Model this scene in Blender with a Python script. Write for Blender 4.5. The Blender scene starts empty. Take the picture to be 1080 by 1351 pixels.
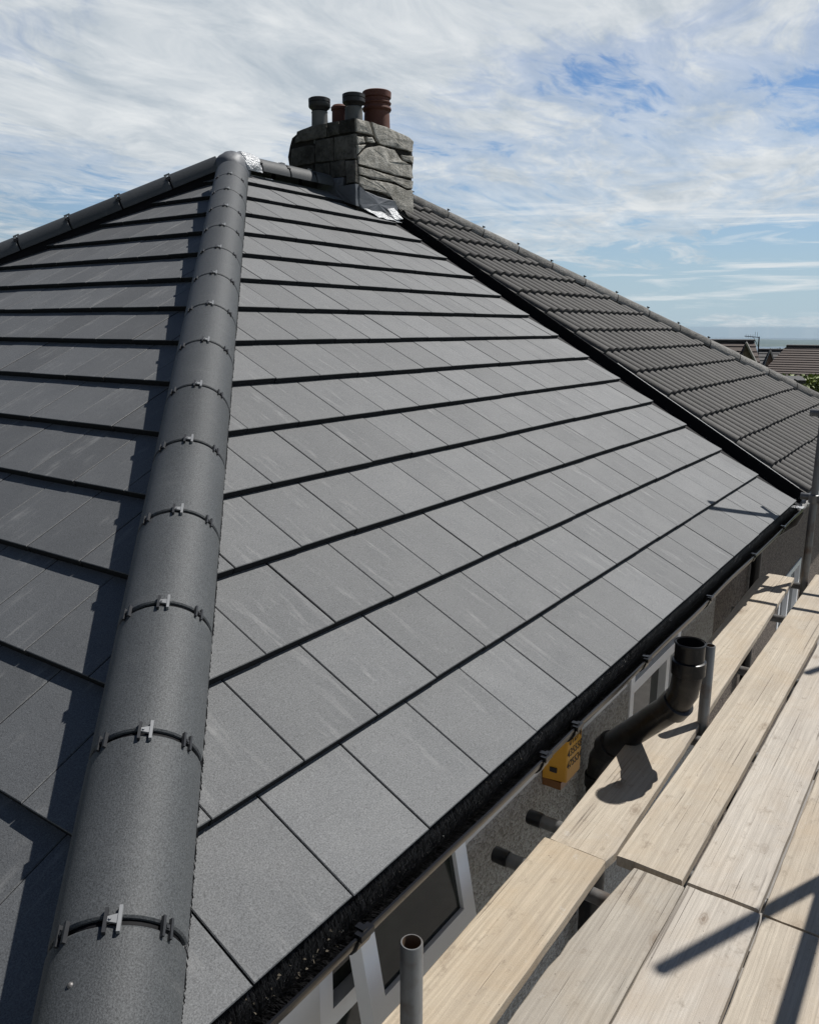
import bpy, bmesh, math, random
from mathutils import Vector, Matrix, noise
R = math.radians
rnd = random.Random(7)
SC = bpy.context.scene
COL = SC.collection

# ------------------------------------------------------------------ camera, world, sun
FPX = 1061.97
CAM = Vector((-0.88598, -0.97922, 1.21793))
CR = Vector((0.57482, -0.81828, 0.00291)); CD = Vector((-0.18184, -0.13124, -0.97453)); CF = Vector((0.79782, 0.55965, -0.22424))
cd = bpy.data.cameras.new('camera'); cam = bpy.data.objects.new('camera', cd); COL.objects.link(cam)
m3 = Matrix((CR, -CD, -CF)).transposed()
cam.matrix_world = Matrix.Translation(CAM) @ m3.to_4x4()
cd.sensor_fit = 'HORIZONTAL'; cd.sensor_width = 36.0; cd.lens = FPX / 1080 * 36.0
cd.clip_start = 0.02; cd.clip_end = 60000
SC.camera = cam

SUN_EL, SUN_AZ = R(56), math.atan2(0.9085, -0.4179)
SUN = Vector((math.sin(SUN_AZ) * math.cos(SUN_EL), math.cos(SUN_AZ) * math.cos(SUN_EL), math.sin(SUN_EL)))
sl = bpy.data.lights.new('sun', 'SUN'); sl.energy = 5.0; sl.angle = R(0.55); sl.color = (1.0, 0.972, 0.925)
so = bpy.data.objects.new('sun', sl); COL.objects.link(so)
so.rotation_euler = SUN.to_track_quat('Z', 'Y').to_euler(); so.location = (0, 0, 30)

SKY_OFF = (21.3, 3.3, 0); SKY_STR = 0.078; CLOUD_A = (5.6, 6.3, 6.9); CLOUD_B = (9.2, 9.5, 9.6); SKY_TINT = (0.62, 0.84, 1.08); SKY_LOW = (5.0, 6.4, 7.4)
W = bpy.data.worlds.new('World'); SC.world = W; W.use_nodes = True
nt = W.node_tree; nt.nodes.clear()
def N(t, typ, **kw):
    n = t.nodes.new(typ)
    for k, v in kw.items(): setattr(n, k, v)
    return n
def mathn(t, op, a, b=None, c=None, clamp=False):
    n = t.nodes.new('ShaderNodeMath'); n.operation = op; n.use_clamp = clamp
    for i, v in enumerate((a, b, c)):
        if v is None: continue
        if isinstance(v, (int, float)): n.inputs[i].default_value = v
        else: t.links.new(v, n.inputs[i])
    return n.outputs[0]
def ramp(t, fac, stops, interp='LINEAR'):
    n = t.nodes.new('ShaderNodeValToRGB'); n.color_ramp.interpolation = interp
    e = n.color_ramp.elements
    while len(e) < len(stops): e.new(0.5)
    for i, (p, c) in enumerate(stops):
        e[i].position = p; e[i].color = (c, c, c, 1) if isinstance(c, (int, float)) else (*c, 1)
    t.links.new(fac, n.inputs[0]); return n.outputs[0]
def mixc(t, fac, a, b, blend='MIX'):
    n = t.nodes.new('ShaderNodeMix'); n.data_type = 'RGBA'; n.blend_type = blend
    for i, v in ((0, fac), (6, a), (7, b)):
        if isinstance(v, (int, float)): n.inputs[i].default_value = v
        elif isinstance(v, tuple): n.inputs[i].default_value = (*v, 1)
        else: t.links.new(v, n.inputs[i])
    return n.outputs[2]
def noisen(t, vec, scale, detail=4, rough=0.55, dist=0.0, w=None):
    n = t.nodes.new('ShaderNodeTexNoise'); n.inputs['Scale'].default_value = scale
    n.inputs['Detail'].default_value = detail; n.inputs['Roughness'].default_value = rough
    n.inputs['Distortion'].default_value = dist
    if vec is not None: t.links.new(vec, n.inputs['Vector'])
    return n.outputs['Fac']
def mapping(t, vec, scale=(1, 1, 1), loc=(0, 0, 0), rot=(0, 0, 0)):
    n = t.nodes.new('ShaderNodeMapping'); n.inputs['Scale'].default_value = scale
    n.inputs['Location'].default_value = loc; n.inputs['Rotation'].default_value = rot
    t.links.new(vec, n.inputs['Vector']); return n.outputs[0]

sky = N(nt, 'ShaderNodeTexSky', sky_type='NISHITA', sun_disc=False, sun_elevation=SUN_EL, sun_rotation=SUN_AZ)
sky.altitude = 150; sky.air_density = 1.0; sky.dust_density = 0.3; sky.ozone_density = 2.0
tc = N(nt, 'ShaderNodeTexCoord'); sp = N(nt, 'ShaderNodeSeparateXYZ'); nt.links.new(tc.outputs['Generated'], sp.inputs[0])
zc = mathn(nt, 'MAXIMUM', sp.outputs[2], 0.0)
den = mathn(nt, 'ADD', zc, 0.10)
cx = mathn(nt, 'DIVIDE', sp.outputs[0], den); cy = mathn(nt, 'DIVIDE', sp.outputs[1], den)
cb = N(nt, 'ShaderNodeCombineXYZ'); nt.links.new(cx, cb.inputs[0]); nt.links.new(cy, cb.inputs[1])
wc = N(nt, 'ShaderNodeTexNoise'); wc.inputs['Scale'].default_value = 0.7; wc.inputs['Detail'].default_value = 3; nt.links.new(cb.outputs[0], wc.inputs['Vector'])
wv = N(nt, 'ShaderNodeVectorMath', operation='MULTIPLY_ADD'); nt.links.new(wc.outputs['Color'], wv.inputs[0]); wv.inputs[1].default_value = (1.1, 1.1, 0); nt.links.new(cb.outputs[0], wv.inputs[2])
CV = wv.outputs[0]                                              # swirled cloud-sheet coordinates
big = noisen(nt, mapping(nt, CV, (0.42, 0.50, 1), SKY_OFF, (0, 0, R(-20))), 1.0, 3, 0.5, 0.2)
wisp = noisen(nt, mapping(nt, CV, (0.45, 1.25, 1), (0.4, 5.2, 0), (0, 0, R(-52))), 1.2, 9, 0.60, 0.5)
rip = noisen(nt, mapping(nt, CV, (2.2, 3.4, 1), (9.4, 2.2, 0), (0, 0, R(-40))), 3.2, 6, 0.60, 0.5)
s1 = mathn(nt, 'MULTIPLY', big, 1.55); s2 = mathn(nt, 'MULTIPLY_ADD', wisp, 0.75, s1); s3 = mathn(nt, 'MULTIPLY_ADD', rip, 0.34, s2)
band = ramp(nt, sp.outputs[2], [(0.0, 0.0), (0.09, 0.10), (0.17, 0.85), (0.30, 1.0), (0.55, 0.60), (0.85, 0.25)])   # one sheet of high cloud: thin at the horizon, breaking up overhead
s4 = mathn(nt, 'MULTIPLY_ADD', band, 0.36, s3)
cov = ramp(nt, mathn(nt, 'MULTIPLY', s4, 0.5), [(0.715, 0.0), (0.78, 0.6), (0.85, 1.0)], 'EASE')
cov = mathn(nt, 'MULTIPLY', cov, ramp(nt, sp.outputs[2], [(0.33, 1.0), (0.62, 0.06)], 'EASE'))   # clear deep blue overhead, as the hard dark shadows show
tone = noisen(nt, mapping(nt, cb.outputs[0], (1.0, 1.8, 1), (1, 8, 0)), 2.2, 8, 0.66, 0.5)
ccol = mixc(nt, ramp(nt, tone, [(0.32, 0.0), (0.66, 1.0)]), CLOUD_A, CLOUD_B)
# thin flat streaks low over the horizon
lowc = noisen(nt, mapping(nt, tc.outputs['Generated'], (2.2, 2.2, 30.0), (0.3, 0.7, 0.2)), 2.0, 7, 0.6, 0.5)
lowm = mathn(nt, 'MULTIPLY', ramp(nt, lowc, [(0.54, 0.0), (0.66, 0.85)]), ramp(nt, sp.outputs[2], [(0.01, 0.2), (0.04, 0.8), (0.11, 1.0), (0.17, 0.0)]))
skyc = mixc(nt, 1.0, sky.outputs[0], SKY_TINT, 'MULTIPLY')
skyc = mixc(nt, ramp(nt, sp.outputs[2], [(0.0, 0.92), (0.05, 0.8), (0.16, 0.30), (0.30, 0.0)]), skyc, SKY_LOW)
skyc = mixc(nt, 1.0, skyc, ramp(nt, sp.outputs[2], [(0.25, 1.0), (0.7, 0.42)], 'EASE'), 'MULTIPLY')
c1 = mixc(nt, mathn(nt, 'MULTIPLY', cov, 0.94), skyc, ccol)
c2 = mixc(nt, lowm, c1, CLOUD_B)
# sky brighter on the sun's side, dimmed away from it to cut fill light
dt = N(nt, 'ShaderNodeVectorMath', operation='DOT_PRODUCT'); nt.links.new(tc.outputs['Generated'], dt.inputs[0]); dt.inputs[1].default_value = SUN
fs = ramp(nt, mathn(nt, 'MULTIPLY_ADD', dt.outputs['Value'], 0.5, 0.5), [(0.12, 0.16), (0.36, 0.30), (0.60, 1.0), (1.0, 1.0)])
c3 = mixc(nt, 1.0, c2, fs, 'MULTIPLY')
bg = N(nt, 'ShaderNodeBackground'); bg.inputs[1].default_value = SKY_STR
nt.links.new(c3, bg.inputs[0])
wo = N(nt, 'ShaderNodeOutputWorld'); nt.links.new(bg.outputs[0], wo.inputs[0])
SC.view_settings.view_transform = 'Standard'; SC.view_settings.look = 'None'
SC.view_settings.exposure = 0.15; SC.view_settings.gamma = 1.0; SC.view_settings.use_curve_mapping = False

# ------------------------------------------------------------------ object helpers
WM = {}
def _reg(o, parent, M):
    COL.objects.link(o)
    if parent is not None:
        o.parent = parent; o.matrix_parent_inverse = WM[parent.name].inverted()
    o.matrix_basis = M; WM[o.name] = M.copy()
    return o
def obj(name, me, mat=None, parent=None, M=None):
    o = bpy.data.objects.new(name, me)
    if mat is not None:
        if len(me.materials) == 0: me.materials.append(mat)
        elif me.materials[0] is None: me.materials[0] = mat
    return _reg(o, parent, M or Matrix())
def empty(name, loc):
    o = bpy.data.objects.new(name, None); o.empty_display_size = 0.2
    return _reg(o, None, Matrix.Translation(Vector(loc)))
def tag(o, label=None, cat=None, group=None, kind=None):
    for k, v in (('label', label), ('category', cat), ('group', group), ('kind', kind)):
        if v: o[k] = v
    return o
def mesh(name, v, f, smooth=False):
    me = bpy.data.meshes.new(name); me.from_pydata([tuple(p) for p in v], [], f); me.update()
    bm = bmesh.new(); bm.from_mesh(me); bmesh.ops.recalc_face_normals(bm, faces=bm.faces); bm.to_mesh(me); bm.free()
    if smooth: me.shade_smooth()
    return me
class MB:
    def __init__(s): s.v = []; s.f = []
    def add(s, v, f):
        b = len(s.v); s.v += [Vector(p) for p in v]; s.f += [tuple(i + b for i in q) for q in f]
    def box(s, lo, hi, M=None):
        x0, y0, z0 = lo; x1, y1, z1 = hi
        v = [(x0,y0,z0),(x1,y0,z0),(x1,y1,z0),(x0,y1,z0),(x0,y0,z1),(x1,y0,z1),(x1,y1,z1),(x0,y1,z1)]
        if M is not None: v = [M @ Vector(p) for p in v]
        s.add(v, [(0,3,2,1),(4,5,6,7),(0,1,5,4),(1,2,6,5),(2,3,7,6),(3,0,4,7)])
    def tube(s, pts, r, n=16, cap=True, inner=None):
        pts = [Vector(p) for p in pts]; rings = []; k = len(pts)
        rr = r if isinstance(r, (list, tuple)) else [r] * k
        up = None
        for i, p in enumerate(pts):
            d = (pts[min(i + 1, k - 1)] - pts[max(i - 1, 0)]).normalized()
            if up is None:
                up = Vector((0, 0, 1)) if abs(d.z) < 0.9 else Vector((1, 0, 0))
            a = d.cross(up).normalized(); b = a.cross(d).normalized(); up = b
            rings.append([p + rr[i] * (math.cos(2*math.pi*j/n) * a + math.sin(2*math.pi*j/n) * b) for j in range(n)])
        v = [q for g in rings for q in g]
        f = [(i*n + j, i*n + (j+1) % n, (i+1)*n + (j+1) % n, (i+1)*n + j) for i in range(k-1) for j in range(n)]
        if cap: f += [tuple(range(n)), tuple((k-1)*n + j for j in range(n))]
        s.add(v, f)
    def lathe(s, prof, cx, cy, n=24):
        v = []; f = []; k = len(prof)
        for r, z in prof:
            for j in range(n):
                a = 2*math.pi*j/n; v.append((cx + r*math.cos(a), cy + r*math.sin(a), z))
        for i in range(k-1):
            for j in range(n): f.append((i*n+j, i*n+(j+1) % n, (i+1)*n+(j+1) % n, (i+1)*n+j))
        s.add(v, f)
    def prism(s, poly, off, chamfer=0.0):
        """poly: list of Vectors (planar), off: extrusion Vector (towards viewer side)"""
        n = len(poly); c = sum(poly, Vector()) / n
        top = [p + off for p in poly]
        if chamfer:
            mid = [p + off * 0.6 for p in poly]
            top = [t + (c - t).normalized() * min(chamfer, (c - t).length * 0.4) for t in top]
            s.add(list(poly) + mid + top, [tuple(range(n))] + [tuple(2*n + i for i in range(n))] +
                  [(i, (i+1) % n, n+(i+1) % n, n+i) for i in range(n)] + [(n+i, n+(i+1) % n, 2*n+(i+1) % n, 2*n+i) for i in range(n)])
        else:
            s.add(list(poly) + top, [tuple(range(n)), tuple(n + i for i in range(n))] + [(i, (i+1) % n, n+(i+1) % n, n+i) for i in range(n)])
    def build(s, name, mat, parent=None, smooth=False, M=None, sharp=None):
        me = mesh(name, s.v, s.f, smooth)
        if smooth and sharp is not None:
            me.set_sharp_from_angle(angle=R(sharp))
        return obj(name, me, mat, parent, M)
def clip(poly, a, b, c):      # keep a*x + b*y >= c
    out = []
    for i in range(len(poly)):
        p, q = poly[i], poly[(i+1) % len(poly)]
        dp = a*p[0] + b*p[1] - c; dq = a*q[0] + b*q[1] - c
        if dp >= 0: out.append(p)
        if (dp >= 0) != (dq >= 0):
            t = dp / (dp - dq); out.append((p[0] + t*(q[0]-p[0]), p[1] + t*(q[1]-p[1])))
    return out
def pix(x, y):               # viewing ray of a photograph pixel, used only to place measured points on real planes
    return CR * ((x - 540) / FPX) + CD * ((y - 675.5) / FPX) + CF
def on_y(x, y, Y): d = pix(x, y); return CAM + d * ((Y - CAM.y) / d.y)
def on_x(x, y, X): d = pix(x, y); return CAM + d * ((X - CAM.x) / d.x)
def proj(p):
    q = Vector(p) - CAM; z = q.dot(CF)
    if z < 0.05: return None
    return 540 + FPX * q.dot(CR) / z, 675.5 + FPX * q.dot(CD) / z

# ------------------------------------------------------------------ materials
def newmat(name):
    m = bpy.data.materials.new(name); m.use_nodes = True; t = m.node_tree
    return m, t, t.nodes['Principled BSDF']
def setp(b, **kw):
    for k, v in kw.items():
        i = b.inputs[k.replace('_', ' ')]
        i.default_value = (*v, 1) if isinstance(v, tuple) and len(v) == 3 and i.type == 'RGBA' else v
def bump(t, b, h, strength=0.3, dist=0.01):
    n = t.nodes.new('ShaderNodeBump'); n.inputs['Strength'].default_value = strength; n.inputs['Distance'].default_value = dist
    t.links.new(h, n.inputs['Height']); t.links.new(n.outputs[0], b.inputs['Normal'])
def objvec(t, random_offset=True):
    c = t.nodes.new('ShaderNodeTexCoord')
    if not random_offset: return c.outputs['Object'], None
    oi = t.nodes.new('ShaderNodeObjectInfo')
    v = t.nodes.new('ShaderNodeVectorMath'); v.operation = 'MULTIPLY_ADD'
    v.inputs[1].default_value = (1, 1, 1)
    k = t.nodes.new('ShaderNodeVectorMath'); k.operation = 'SCALE'; k.inputs[0].default_value = (37.0, 91.0, 53.0)
    t.links.new(oi.outputs['Random'], k.inputs['Scale'])
    t.links.new(c.outputs['Object'], v.inputs[0]); t.links.new(k.outputs[0], v.inputs[2])
    return v.outputs[0], oi.outputs['Random']
def simple(name, col, rough=0.6, metal=0.0, var=0.25, scale=20, bumps=0.0, bscale=80, spec=0.5, bdist=0.004):
    m, t, b = newmat(name); v, r = objvec(t)
    n = noisen(t, v, scale, 5, 0.6)
    c = mixc(t, n, tuple(x*(1-var) for x in col), tuple(min(1, x*(1+var)) for x in col))
    t.links.new(c, b.inputs['Base Color'])
    setp(b, Roughness=rough, Metallic=metal, Specular_IOR_Level=spec)
    if bumps: bump(t, b, noisen(t, v, bscale, 4, 0.6), bumps, bdist)
    return m
def slate(name, base, streak=0.35, grain=0.5, rough=0.5, spec=0.2, sheen=0.0, tonevar=0.34, ior=1.5):
    m, t, b = newmat(name); v, r = objvec(t)
    g = noisen(t, v, 300, 3, 0.75)                       # sanded grain
    cl = noisen(t, v, 5, 5, 0.6, 0.4)                   # cloudy bloom
    st = noisen(t, mapping(t, v, (24, 3.2, 10)), 1.0, 6, 0.7, 0.3)   # handling scuffs up the slope
    st2 = noisen(t, mapping(t, v, (14, 80, 10), (3, 1, 0)), 1.0, 3, 0.6, 0.6)
    tone = mathn(t, 'MULTIPLY_ADD', r, tonevar, 1-tonevar/2)
    k = mathn(t, 'MULTIPLY_ADD', ramp(t, g, [(0.3, 0.0), (0.7, 1.0)]), grain, 1 - grain/2)
    k = mathn(t, 'MULTIPLY', k, mathn(t, 'MULTIPLY_ADD', cl, 0.35, 0.82))
    k = mathn(t, 'MULTIPLY', k, tone)
    col = mixc(t, 1.0, base, k, 'MULTIPLY')
    sc = mathn(t, 'MULTIPLY', ramp(t, st, [(0.53, 0.0), (0.70, 1.0)]), ramp(t, cl, [(0.45, 0.0), (0.60, 1.0)]))
    col = mixc(t, mathn(t, 'MULTIPLY', sc, streak), col, (0.16, 0.16, 0.158))
    sc2 = ramp(t, st2, [(0.70, 0.0), (0.78, 1.0)])
    col = mixc(t, mathn(t, 'MULTIPLY', sc2, 0.18), col, (0.05, 0.045, 0.045))
    t.links.new(col, b.inputs['Base Color'])
    setp(b, IOR=ior, Specular_IOR_Level=spec, Sheen_Weight=sheen, Sheen_Roughness=0.3, Diffuse_Roughness=0.4)
    t.links.new(mathn(t, 'MULTIPLY_ADD', cl, 0.14, rough - 0.07), b.inputs['Roughness'])
    t.links.new(mathn(t, 'MULTIPLY', mathn(t, 'MULTIPLY_ADD', ramp(t, g, [(0.3, 0.0), (0.7, 1.0)]), 0.55, 0.45), mathn(t, 'MULTIPLY_ADD', tone, spec*0.45, spec*0.55)), b.inputs['Specular IOR Level'])
    bump(t, b, mathn(t, 'MULTIPLY_ADD', g, 1.0, mathn(t, 'MULTIPLY', cl, 0.8)), 0.45, 0.0018)
    return m
M_TILE = slate('slate_grey_tile', (0.043, 0.047, 0.051), streak=0.9, grain=1.1, rough=0.77, spec=1.0, sheen=0.0, ior=1.82)
M_TILE2 = M_TILE
M_HIP = slate('hip_tile_grey', (0.060, 0.064, 0.067), streak=0.25, grain=1.0, rough=0.60, spec=0.5)
M_EDGE = simple('tile_edge_shade', (0.013, 0.014, 0.016), 0.8, var=0.35, scale=60, spec=0.15)  # shade put into the colour: near-black edges along each tile row
M_FELT = simple('roof_underlay', (0.012, 0.012, 0.014), 0.95, spec=0.1)
M_BLACK = simple('black_plastic', (0.007, 0.007, 0.008), 0.30, var=0.2, spec=0.35)
M_SEAL = simple('black_rubber_seal', (0.006, 0.006, 0.007), 0.7, spec=0.15)
M_CLIP = simple('dark_grey_clip', (0.022, 0.023, 0.026), 0.5, spec=0.3)
M_CLIPL = simple('bright_steel_clip', (0.24, 0.245, 0.25), 0.45, metal=0.2, var=0.3)
M_GULLY = simple('black_valley_liner', (0.005, 0.005, 0.007), 0.6, spec=0.15)
M_LIP = simple('pale_liner_lip', (0.45, 0.45, 0.44), 0.5)
M_BRUSH = simple('black_bristle', (0.014, 0.014, 0.015), 0.38)
M_LEAD = simple('lead_sheet', (0.10, 0.106, 0.118), 0.55, metal=0.1, var=0.3, scale=9, bumps=0.25, bscale=26, bdist=0.006)
M_FOIL = simple('crumpled_new_lead', (0.46, 0.47, 0.48), 0.35, metal=0.15, var=0.25, scale=16, bumps=0.9, bscale=30, bdist=0.03)
M_WHITE = simple('white_upvc', (0.78, 0.79, 0.80), 0.3, var=0.03)
M_SOFFIT = simple('white_soffit', (0.72, 0.73, 0.74), 0.4, var=0.05)
M_ALARM = simple('yellow_alarm_casing', (0.55, 0.27, 0.02), 0.45, var=0.12)
M_INK = simple('black_print', (0.02, 0.02, 0.02), 0.6)
M_TERRA = simple('terracotta', (0.105, 0.036, 0.022), 0.75, var=0.35, scale=12, bumps=0.3)
M_POTG = simple('grey_weathered_pot', (0.11, 0.11, 0.105), 0.7, var=0.35, scale=14, bumps=0.3)
M_COWL = simple('black_cowl', (0.018, 0.017, 0.017), 0.55)
M_HEDGE = simple('hedge_leaf', (0.15, 0.19, 0.030), 0.6, var=0.5, scale=1.4)
M_TREE = simple('tree_leaf', (0.035, 0.055, 0.018), 0.7, var=0.4, scale=0.5)
M_HOUSEROOF = simple('brown_house_roof', (0.085, 0.062, 0.052), 0.8, var=0.25, scale=3)
M_HOUSEROOF2 = simple('grey_house_roof', (0.10, 0.097, 0.096), 0.8, var=0.25, scale=3)
M_BARGE = simple('pale_barge_board', (0.30, 0.28, 0.26), 0.7)
M_DARKB = simple('dark_board', (0.035, 0.03, 0.027), 0.7)

def dusty_plastic():
    m, t, b = newmat('dusty_black_pipe'); v, r = objvec(t)
    n = noisen(t, v, 14, 6, 0.7, 0.4); n2 = noisen(t, mapping(t, v, (60, 60, 9)), 1.0, 4, 0.65)
    k = mathn(t, 'MAXIMUM', ramp(t, n, [(0.50, 0.0), (0.72, 0.8)]), mathn(t, 'MULTIPLY', ramp(t, n2, [(0.60, 0.0), (0.70, 1.0)]), 0.6))
    t.links.new(mixc(t, k, (0.006, 0.006, 0.007), (0.050, 0.046, 0.040)), b.inputs['Base Color'])
    t.links.new(mathn(t, 'MULTIPLY_ADD', k, 0.4, 0.30), b.inputs['Roughness']); setp(b, Specular_IOR_Level=0.35); bump(t, b, n2, 0.1, 0.002); return m
M_PIPE = dusty_plastic()
def glass():
    m, t, b = newmat('window_glass'); v, r = objvec(t)
    n = noisen(t, v, 3, 3)
    t.links.new(mixc(t, n, (0.008, 0.010, 0.009), (0.018, 0.022, 0.016)), b.inputs['Base Color'])
    setp(b, Roughness=0.03, Specular_IOR_Level=0.35); return m
M_GLASS = glass()
def steel():
    m, t, b = newmat('galvanised_steel_tube'); v, r = objvec(t)
    n = noisen(t, mapping(t, v, (30, 30, 5)), 1, 5, 0.6); n2 = noisen(t, v, 9, 4)
    c = mixc(t, n, (0.085, 0.086, 0.090), (0.26, 0.26, 0.255))
    c = mixc(t, ramp(t, n2, [(0.50, 0.0), (0.66, 0.75)]), c, (0.10, 0.066, 0.043))
    t.links.new(c, b.inputs['Base Color']); setp(b, Metallic=0.4)
    t.links.new(mathn(t, 'MULTIPLY_ADD', n2, 0.25, 0.33), b.inputs['Roughness'])
    bump(t, b, n2, 0.15, 0.004); return m
M_STEEL = steel()
M_RUST = simple('rusty_tube_inside', (0.10, 0.062, 0.036), 0.85, var=0.4, scale=40)
def pebbledash(name, c0, c1, c2, sc=95):
    m, t, b = newmat(name); c = t.nodes.new('ShaderNodeTexCoord'); v = c.outputs['Object']
    vo = t.nodes.new('ShaderNodeTexVoronoi'); vo.inputs['Scale'].default_value = sc; t.links.new(v, vo.inputs['Vector'])
    sepc = t.nodes.new('ShaderNodeSeparateColor'); t.links.new(vo.outputs['Color'], sepc.inputs[0])
    col = ramp(t, sepc.outputs[0], [(0.0, c0), (0.45, c1), (1.0, c2)])
    st = noisen(t, v, 2.2, 5, 0.6)
    col = mixc(t, mathn(t, 'MULTIPLY', st, 0.35), col, c0)
    t.links.new(col, b.inputs['Base Color']); setp(b, Roughness=0.85)
    bump(t, b, ramp(t, vo.outputs['Distance'], [(0.0, 1.0), (0.6, 0.0)]), 0.9, 0.006); return m
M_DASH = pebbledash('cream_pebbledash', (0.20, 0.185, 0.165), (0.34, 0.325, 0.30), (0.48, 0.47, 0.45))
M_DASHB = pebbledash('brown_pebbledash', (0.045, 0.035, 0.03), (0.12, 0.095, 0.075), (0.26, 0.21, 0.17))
M_CREAM = simple('cream_render', (0.66, 0.65, 0.62), 0.75, var=0.08, scale=6, bumps=0.35, bscale=140, bdist=0.003)
def wood(name, tint):
    m, t, b = newmat(name); v, r = objvec(t)
    warp = noisen(t, mapping(t, v, (1.4, 9, 3)), 1.0, 4, 0.6)
    wv = t.nodes.new('ShaderNodeVectorMath'); wv.operation = 'MULTIPLY_ADD'; wv.inputs[1].default_value = (0, 3.4, 0)
    cbn = t.nodes.new('ShaderNodeCombineXYZ'); t.links.new(warp, cbn.inputs[1])
    t.links.new(cbn.outputs[0], wv.inputs[0]); t.links.new(mapping(t, v, (1.0, 120, 30)), wv.inputs[2])
    g1 = noisen(t, wv.outputs[0], 1.0, 4, 0.65, 0.2)
    g2 = noisen(t, mapping(t, v, (6, 420, 60)), 1.0, 3, 0.7)
    blot = noisen(t, v, 3.1, 6, 0.68, 0.6); blot2 = noisen(t, mapping(t, v, (2.2, 7, 1), (4, 2, 0)), 1.0, 6, 0.7, 0.4)
    fine = noisen(t, v, 210, 3, 0.65)
    c = mixc(t, ramp(t, g1, [(0.38, 0.0), (0.62, 1.0)]), tuple(x*0.76 for x in tint), tuple(min(1, x*1.07) for x in tint))
    c = mixc(t, mathn(t, 'MULTIPLY', ramp(t, g2, [(0.55, 0.0), (0.72, 1.0)]), 0.28), c, tuple(x*0.55 for x in tint))
    # weathering: grey and brown tone drifting along each board
    c = mixc(t, mathn(t, 'MULTIPLY', ramp(t, blot2, [(0.40, 0.0), (0.66, 1.0)]), 0.55), c, (tint[0]*0.66, tint[1]*0.64, tint[2]*0.64))
    c = mixc(t, mathn(t, 'MULTIPLY', ramp(t, blot, [(0.46, 0.0), (0.70, 1.0)]), 0.45), c, (tint[0]*0.80, tint[1]*0.70, tint[2]*0.58))
    # knots with a dark ring
    vo = t.nodes.new('ShaderNodeTexVoronoi'); vo.voronoi_dimensions = '2D'; vo.inputs['Scale'].default_value = 1.0
    t.links.new(mapping(t, v, (1.7, 4.0, 0.01)), vo.inputs['Vector'])
    kd = mathn(t, 'ADD', mathn(t, 'MULTIPLY', vo.outputs['Distance'], mathn(t, 'MULTIPLY_ADD', noisen(t, v, 1.9, 1), 2.2, 0.1)), mathn(t, 'MULTIPLY', mathn(t, 'SUBTRACT', noisen(t, v, 30, 3), 0.5), 0.10))
    kn = ramp(t, kd, [(0.02, 1.0), (0.045, 0.4), (0.058, 0.75), (0.085, 0.14), (0.16, 0.0)])
    ks = t.nodes.new('ShaderNodeSeparateColor'); t.links.new(vo.outputs['Color'], ks.inputs[0])
    kn = mathn(t, 'MULTIPLY', kn, ramp(t, ks.outputs[0], [(0.45, 0.0), (0.5, 0.5), (1.0, 1.0)]))
    c = mixc(t, mathn(t, 'MULTIPLY', kn, 0.75), c, (0.13, 0.088, 0.058))
    # drying cracks along the grain
    ck = noisen(t, mapping(t, v, (0.6, 115, 1), (2, 5, 0)), 1.0, 2, 0.5, 0.12)
    ckm = mathn(t, 'MULTIPLY', ramp(t, ck, [(0.655, 0.0), (0.675, 1.0)]), ramp(t, noisen(t, v, 2.7, 2), [(0.44, 0.0), (0.56, 1.0)]))
    c = mixc(t, mathn(t, 'MULTIPLY', ckm, 0.62), c, (0.05, 0.036, 0.028))
    # mortar splashes, boot dirt, specks
    mo = ramp(t, noisen(t, v, 11, 5, 0.75), [(0.63, 0.0), (0.69, 1.0)])
    c = mixc(t, mathn(t, 'MULTIPLY', mo, 0.35), c, (0.46, 0.44, 0.41))
    di = ramp(t, noisen(t, mapping(t, v, (8, 11, 1), (7, 1, 0)), 1.6, 6, 0.75), [(0.57, 0.0), (0.74, 1.0)])
    c = mixc(t, mathn(t, 'MULTIPLY', di, 0.7), c, (0.15, 0.118, 0.088))
    sk = ramp(t, noisen(t, v, 75, 2, 0.5), [(0.73, 0.0), (0.77, 1.0)])
    c = mixc(t, mathn(t, 'MULTIPLY', sk, 0.7), c, (0.06, 0.045, 0.035))
    c = mixc(t, mathn(t, 'MULTIPLY', fine, 0.16), c, tuple(min(1, x*1.35) for x in tint))
    t.links.new(c, b.inputs['Base Color']); setp(b, Roughness=0.85, Specular_IOR_Level=0.2)
    h = mathn(t, 'SUBTRACT', mathn(t, 'MULTIPLY_ADD', g1, 0.5, mathn(t, 'MULTIPLY', g2, 0.5)), mathn(t, 'MULTIPLY', ckm, 1.2))
    bump(t, b, mathn(t, 'MULTIPLY_ADD', fine, 0.3, h), 0.6, 0.004); return m
M_WOOD = [wood('weathered_scaffold_board', (0.445, 0.378, 0.290)), wood('grey_scaffold_board', (0.37, 0.335, 0.285)), wood('pale_scaffold_board', (0.47, 0.428, 0.372)), wood('sun_bleached_scaffold_board', (0.455, 0.400, 0.325))]
def stone(name, a, bcol, c2, sc=7, lo=0.75):
    m, t, b = newmat(name); v, r = objvec(t)
    n = noisen(t, v, sc, 6, 0.65, 0.4); n2 = noisen(t, v, sc*6, 5, 0.7)
    c = mixc(t, ramp(t, n, [(0.3, 0.0), (0.7, 1.0)]), a, bcol)
    c = mixc(t, ramp(t, n2, [(0.5, 0.0), (0.72, 0.7)]), c, c2)
    c = mixc(t, 1.0, c, ramp(t, r, [(0.0, lo), (0.5, 0.8), (1.0, 1.25)]), 'MULTIPLY')
    t.links.new(c, b.inputs['Base Color']); setp(b, Roughness=0.92, Specular_IOR_Level=0.2)
    bump(t, b, mathn(t, 'MULTIPLY_ADD', n2, 0.5, n), 0.9, 0.02); return m
M_STACK = stone('sooty_old_render', (0.016, 0.014, 0.012), (0.040, 0.034, 0.027), (0.010, 0.009, 0.008))
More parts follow.
